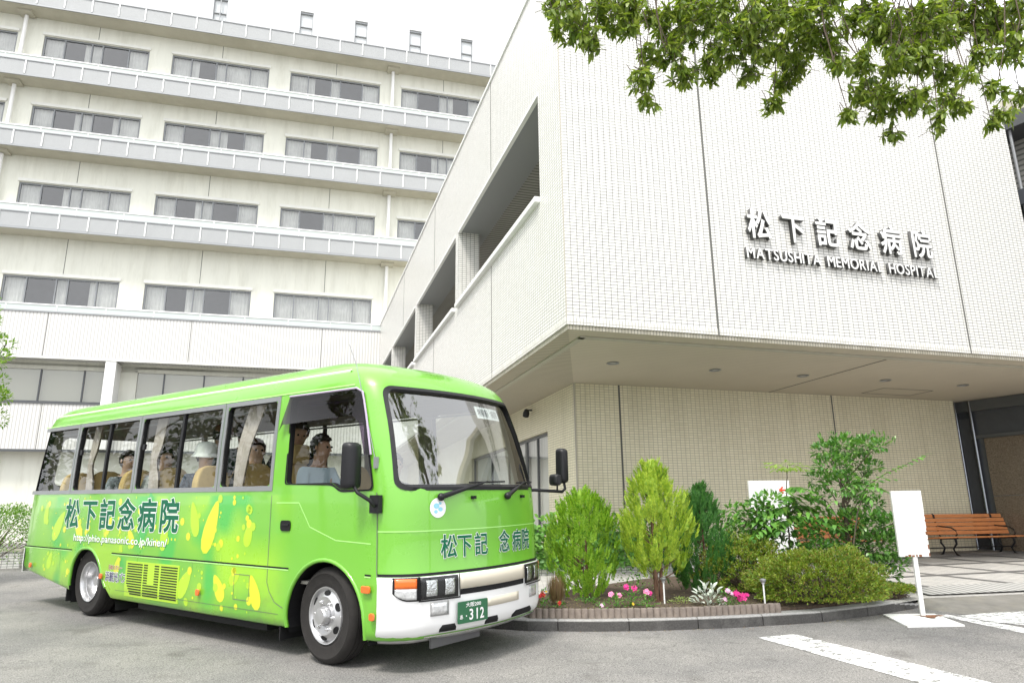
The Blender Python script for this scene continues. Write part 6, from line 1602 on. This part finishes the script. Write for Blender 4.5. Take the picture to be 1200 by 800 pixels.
# white guide board
p0, p1 = at_y(877, 563, 11), at_y(924.5, 562, 11.05); gdir = (p1 - p0); gdir.z = 0
gb = empty('guide_board', (p0.x, p0.y, pz(p0.x, p0.y)), math.atan2(gdir.y, gdir.x), 'white guide board with a red arrow standing behind the shrubs', 'sign'); gw = gdir.length
zt_ = p0.z - gb.location.z
bev(MB().box(0, gw, 0, .05, .62, zt_).build('board', M_white_p, gb), .006); bev(MB().box(0.02, gw + .02, .0, .05, .1, .605).build('board', M_white_p, gb), .006)
MB().box(.01, gw, .01, .04, .6051, .6199).build('joint', M_joint, gb)
for x in (.06, gw - .06): MB().tube([(x, .025, 0), (x, .025, .6)], .018, 8).build('post', M_alu, gb)
def board_text(txt, x0, z0, h_, m_, off=.03):
    me = text_mesh(txt, off); b_ = ink(me); k = h_ / (b_[3] - b_[2])
    for v in me.vertices: v.co = Vector((x0 + (v.co.x - b_[0]) * k, -.002 - v.co.z * .01, z0 + (v.co.y - b_[2]) * k))
    link('board_lettering', me, [m_], gb)
board_text('←', gw - .19, zt_ - .20, .115, mat('red arrow print', (.75, .08, .03), .5), .05); board_text('あ', gw - .13, zt_ - .53, .105, mat('black print', (.02, .02, .02), .5)); board_text('病院', gw - .19, zt_ - .36, .045, mat('grey print', (.25, .25, .25), .5), .01)
# security lamp on the lower wall
sl_ = B(UL - .02, 6.2, 3.45); scn = empty('security_camera', sl_, math.atan2(dF.y, dF.x), 'small dark camera housing under the soffit on the tiled side wall', 'camera')
MB().tube([(0, 0, .1), (-.10, 0, .1)], .02, 8).build('bracket', M_iron, scn); MB().lathe([(0, -.10), (.07, -.10), (.075, -.02), (.05, .06), (0, .08)], 18, Matrix.Translation((-.13, 0, .05)) @ Matrix.Rotation(R(35), 4, 'X')).build('housing', M_blackgl, scn, 40)

# ------------------------------------------------------------------ hedge and trees at the left, overhead tree, trees behind the camera
L_hedge = leaf_mat('hedge leaves', [(.06, .17, .02), (.13, .28, .04), (.22, .38, .06), (.09, .22, .03)], transl=.25)
hb_ = at_y(-18, 650, 14.5); hed = empty('hedge', (hb_.x, hb_.y, gz(hb_.x, hb_.y)), R(8), 'rounded green hedge at the left edge behind the rear of the minibus', 'hedge'); mb = MB(); tw = MB()
for i in range(7000):
    v = rv(r).normalized(); v.z = abs(v.z); q = r.uniform(.82, 1); p = Vector((v.x * 1.25 * q, v.y * .8 * q, .1 + v.z ** .7 * 1.15 * q)) * (1 + .06 * math.sin(6 * v.x + 5 * v.z))
    leaf_into(mb, p, (v + rv(r) * .9).normalized(), rv(r), r.uniform(.04, .06), r.uniform(.018, .026), .1)
for i in range(60): a = r.uniform(0, 6.28); e = r.uniform(.3, 1.5); limb(tw, (0, 0, 0), (math.cos(a) * math.cos(e) * 1.0, math.sin(a) * math.cos(e) * .6, math.sin(e) * 1.0), .012, .003, r, .05, 4)
mb.build('foliage', L_hedge, hed, uv=False); tw.build('branches', M_bark, hed)
kw = at_y(-30, 645, 15.2); lwall = empty('low_wall', (kw.x, kw.y - 1.2, gz(kw.x, kw.y)), R(22), 'low pale block kerb wall under the hedge at the left edge', 'wall')
MB().box(-3, 1.5, 0, .2, -.05, .28).build('wall', M_tile_white, lwall); MB().box(-3, 1.52, -.02, .22, .281, .33).build('coping', M_conc, lwall)
def tree(base, h, crown, label, seed, leaf, n=60, Ls=.12, Ws=.06, trunk_r=.12, per=90, group=None, name='tree'):
    r = random.Random(seed); root = empty(name, base, 0, label, 'tree', group); mb, tr = MB(), MB()
    limb(tr, (0, 0, -.1), (0, 0, h * .55), trunk_r, trunk_r * .6, r, .05); 
    for i in range(n):
        v = rv(r); v = v.normalized() * v.length ** .45; c_ = Vector((v.x * crown[0], v.y * crown[1], h - crown[2] + v.z * crown[2]))
        clump(mb, c_, crown[0] * r.uniform(.14, .24), per, Ls, Ws, r, .2, .7, flat=.8)
        if i % 2 == 0: limb(tr, (0, 0, h * r.uniform(.3, .55)), c_, trunk_r * .35, .01, r, .1, 5)
    mb.build('crown', leaf, root, uv=False); tr.build('trunk', M_bark, root, 50); return root
L_tl = leaf_mat('light tree leaves', [(.10, .24, .03), (.20, .36, .05), (.32, .46, .09)], transl=.4)
tp_ = at_y(-60, 440, 11.5); tree((tp_.x, tp_.y, gz(tp_.x, tp_.y)), 4.9, (.80, .9, 1.9), 'light green garden tree whose crown just enters at the left edge', 31, L_tl, 90, .07, .03, .07, 90, name='garden_tree')
# overhead tree: limbs and hanging leaf sprays
L_oh = leaf_mat('oak leaves', [(.09, .15, .025), (.15, .23, .035), (.22, .31, .05), (.12, .19, .03), (.32, .40, .08), (.17, .25, .04)], rough=.35, transl=.45)
oroot = Vector((6.6, 2.6, gz(6.6, 2.6))); ot = empty('evergreen_oak', oroot, 0, 'evergreen tree whose leafy branches hang into the top right of the view', 'tree'); mb, tr = MB(), MB(); r = random.Random(77)
blobs = [(60, 50, 60), (110, 100, 35), (170, 40, 60), (210, 80, 25), (250, 140, 30), (240, 200, 35), (255, 260, 25), (310, 130, 40), (320, 60, 60), (340, 190, 35), (400, 60, 70), (410, 170, 45), (470, 110, 60), (510, 190, 30), (540, 50, 70), (560, 140, 40), (590, 210, 30), (570, 265, 25), (620, 170, 40), (640, 100, 60), (690, 90, 35), (700, 10, 50), (840, 60, 60), (790, 150, 40), (730, 170, 30), (870, 150, 50), (900, 70, 60), (960, 60, 60), (940, 150, 50), (800, 230, 40), (760, 290, 25), (860, 250, 45), (870, 335, 22), (830, 290, 20), (930, 250, 40), (985, 300, 28), (1000, 190, 35), (1010, 250, 30), (1040, 50, 50), (1040, 270, 25), (1080, 90, 30), (1060, 190, 22), (1150, 60, 50), (1170, 130, 45), (1130, 230, 28), (1150, 290, 28), (1120, 320, 20), (1190, 240, 20)]
blobs += [(zx_, zy_, 34) for zx_, zy_ in ((20, 20), (130, 15), (210, 20), (260, 40), (360, 15), (450, 20), (500, 60), (600, 20), (640, 40), (760, 60), (800, 20), (1000, 20), (1010, 100), (1100, 20), (1190, 20), (1130, 60), (720, 120), (1090, 150))]
fork = Vector((5.9, 4.2, 4.6)) - oroot; hub2 = at_y(1000, -120, 5.0) - oroot; hub1 = at_y(800, -120, 5.3) - oroot; hub3 = at_y(1200, -110, 4.6) - oroot
limb(tr, (0, 0, -.1), (0, 0, 3.4), .20, .15, r, .04); limb(tr, (0, 0, 3.4), fork, .14, .09, r, .05)
limb(tr, fork, hub2, .08, .045, r, .06); limb(tr, hub2, hub1, .045, .03, r, .06); limb(tr, fork, hub3, .06, .04, r, .05); limb(tr, hub1, at_y(690, -80, 5.4) - oroot, .028, .014, r, .05)
hubs = [at_y(q_, -70, 5.0) - oroot for q_ in (740, 850, 930, 1060, 1130)] + [hub1, hub2, hub3, hub1.lerp(hub2, .5), at_y(690, -80, 5.4) - oroot]
def spray(c_, rad, k):
    for _ in range(k):
        v = rv(r); p0_ = c_ + v * rad; ax = Vector((r.uniform(-.9, .7), r.uniform(-.6, .6), r.uniform(-.9, .25))).normalized()
        tl = r.uniform(.06, .12); tr.tube([p0_ - ax * tl, p0_], [.003, .002], 4, caps=False)
        nl = r.randint(5, 8)
        for j in range(nl):
            a = j * 2.4 + r.random(); sd = ax.cross(Vector((math.cos(a), math.sin(a), .3))).normalized(); d = (ax * .6 + sd * .7 + Vector((0, 0, -.28))).normalized()
            leaf_into(mb, p0_ - ax * tl * r.random() * .5, d, (Vector((0, 0, 1)) + rv(r) * .8), r.uniform(.06, .10), r.uniform(.020, .031), .15)
for zx, zy, zr in blobs:
    px, py, pr = 640 + zx / 2.143, zy / 2.143, zr / 2.143; Y = r.uniform(4.6, 5.5); c_ = at_y(px, py, Y) - oroot; rad = pr / 835 * Y
    spray(c_, rad * 1.05, max(6, int(80 * (rad / .17) ** 2)))
    hb2 = min(hubs, key=lambda q: (q - c_).length); limb(tr, hb2, c_, .008, .003, r, .07, 5)
for a_ in hubs[:5]: limb(tr, min(hubs[5:8], key=lambda q: (q - a_).length), a_, .02, .012, r, .05, 4)
for k in range(46):                                   # the rest of the crown, above and to the right of the view
    px, py = r.uniform(640, 1500), r.uniform(-420, -40); Y = r.uniform(3.6, 5.6); c_ = at_y(px, py, Y) - oroot
    spray(c_, .28, 22); hb2 = min(hubs, key=lambda q: (q - c_).length); limb(tr, hb2, c_, .012, .004, r, .08, 5)
mb.build('crown', L_oh, ot, uv=False); tr.build('trunk', M_bark, ot, 50)
# planting on the far side of the road, behind the camera: it is what the glass mirrors
L_bg = leaf_mat('roadside leaves', [(.03, .08, .02), (.06, .14, .03), (.10, .20, .04)], transl=.2)
t0 = tree((-14.5, 1.5, -.3), 7.5, (2.6, 2.4, 2.6), 'broad roadside tree left of the camera, out of the photograph', 41, L_bg, 70, .22, .11, .18, 50, 'roadside trees left of the camera', 'roadside_tree')
for i, (x, y, s_) in enumerate(((-15.5, 6.5, 1.0), (-14, -4, .95), (-20, 12, 1.15), (-21, 3, 1.25), (-11, -9, 1.0))):
    t_ = copy_tree(t0); t_.location = (x, y, -.6); t_.scale = (s_,) * 3; t_.rotation_euler = (0, 0, i * 1.3)
# tiny leaf tip at the top left corner
tb5 = at_y(-30, -20, 6); tree((tb5.x - .4, tb5.y, gz(tb5.x, tb5.y)), 4.75, (.42, .4, .7), 'slender tree whose leaf tips touch the top left corner', 51, L_oh, 26, .08, .03, .05, 60, name='slender_tree')
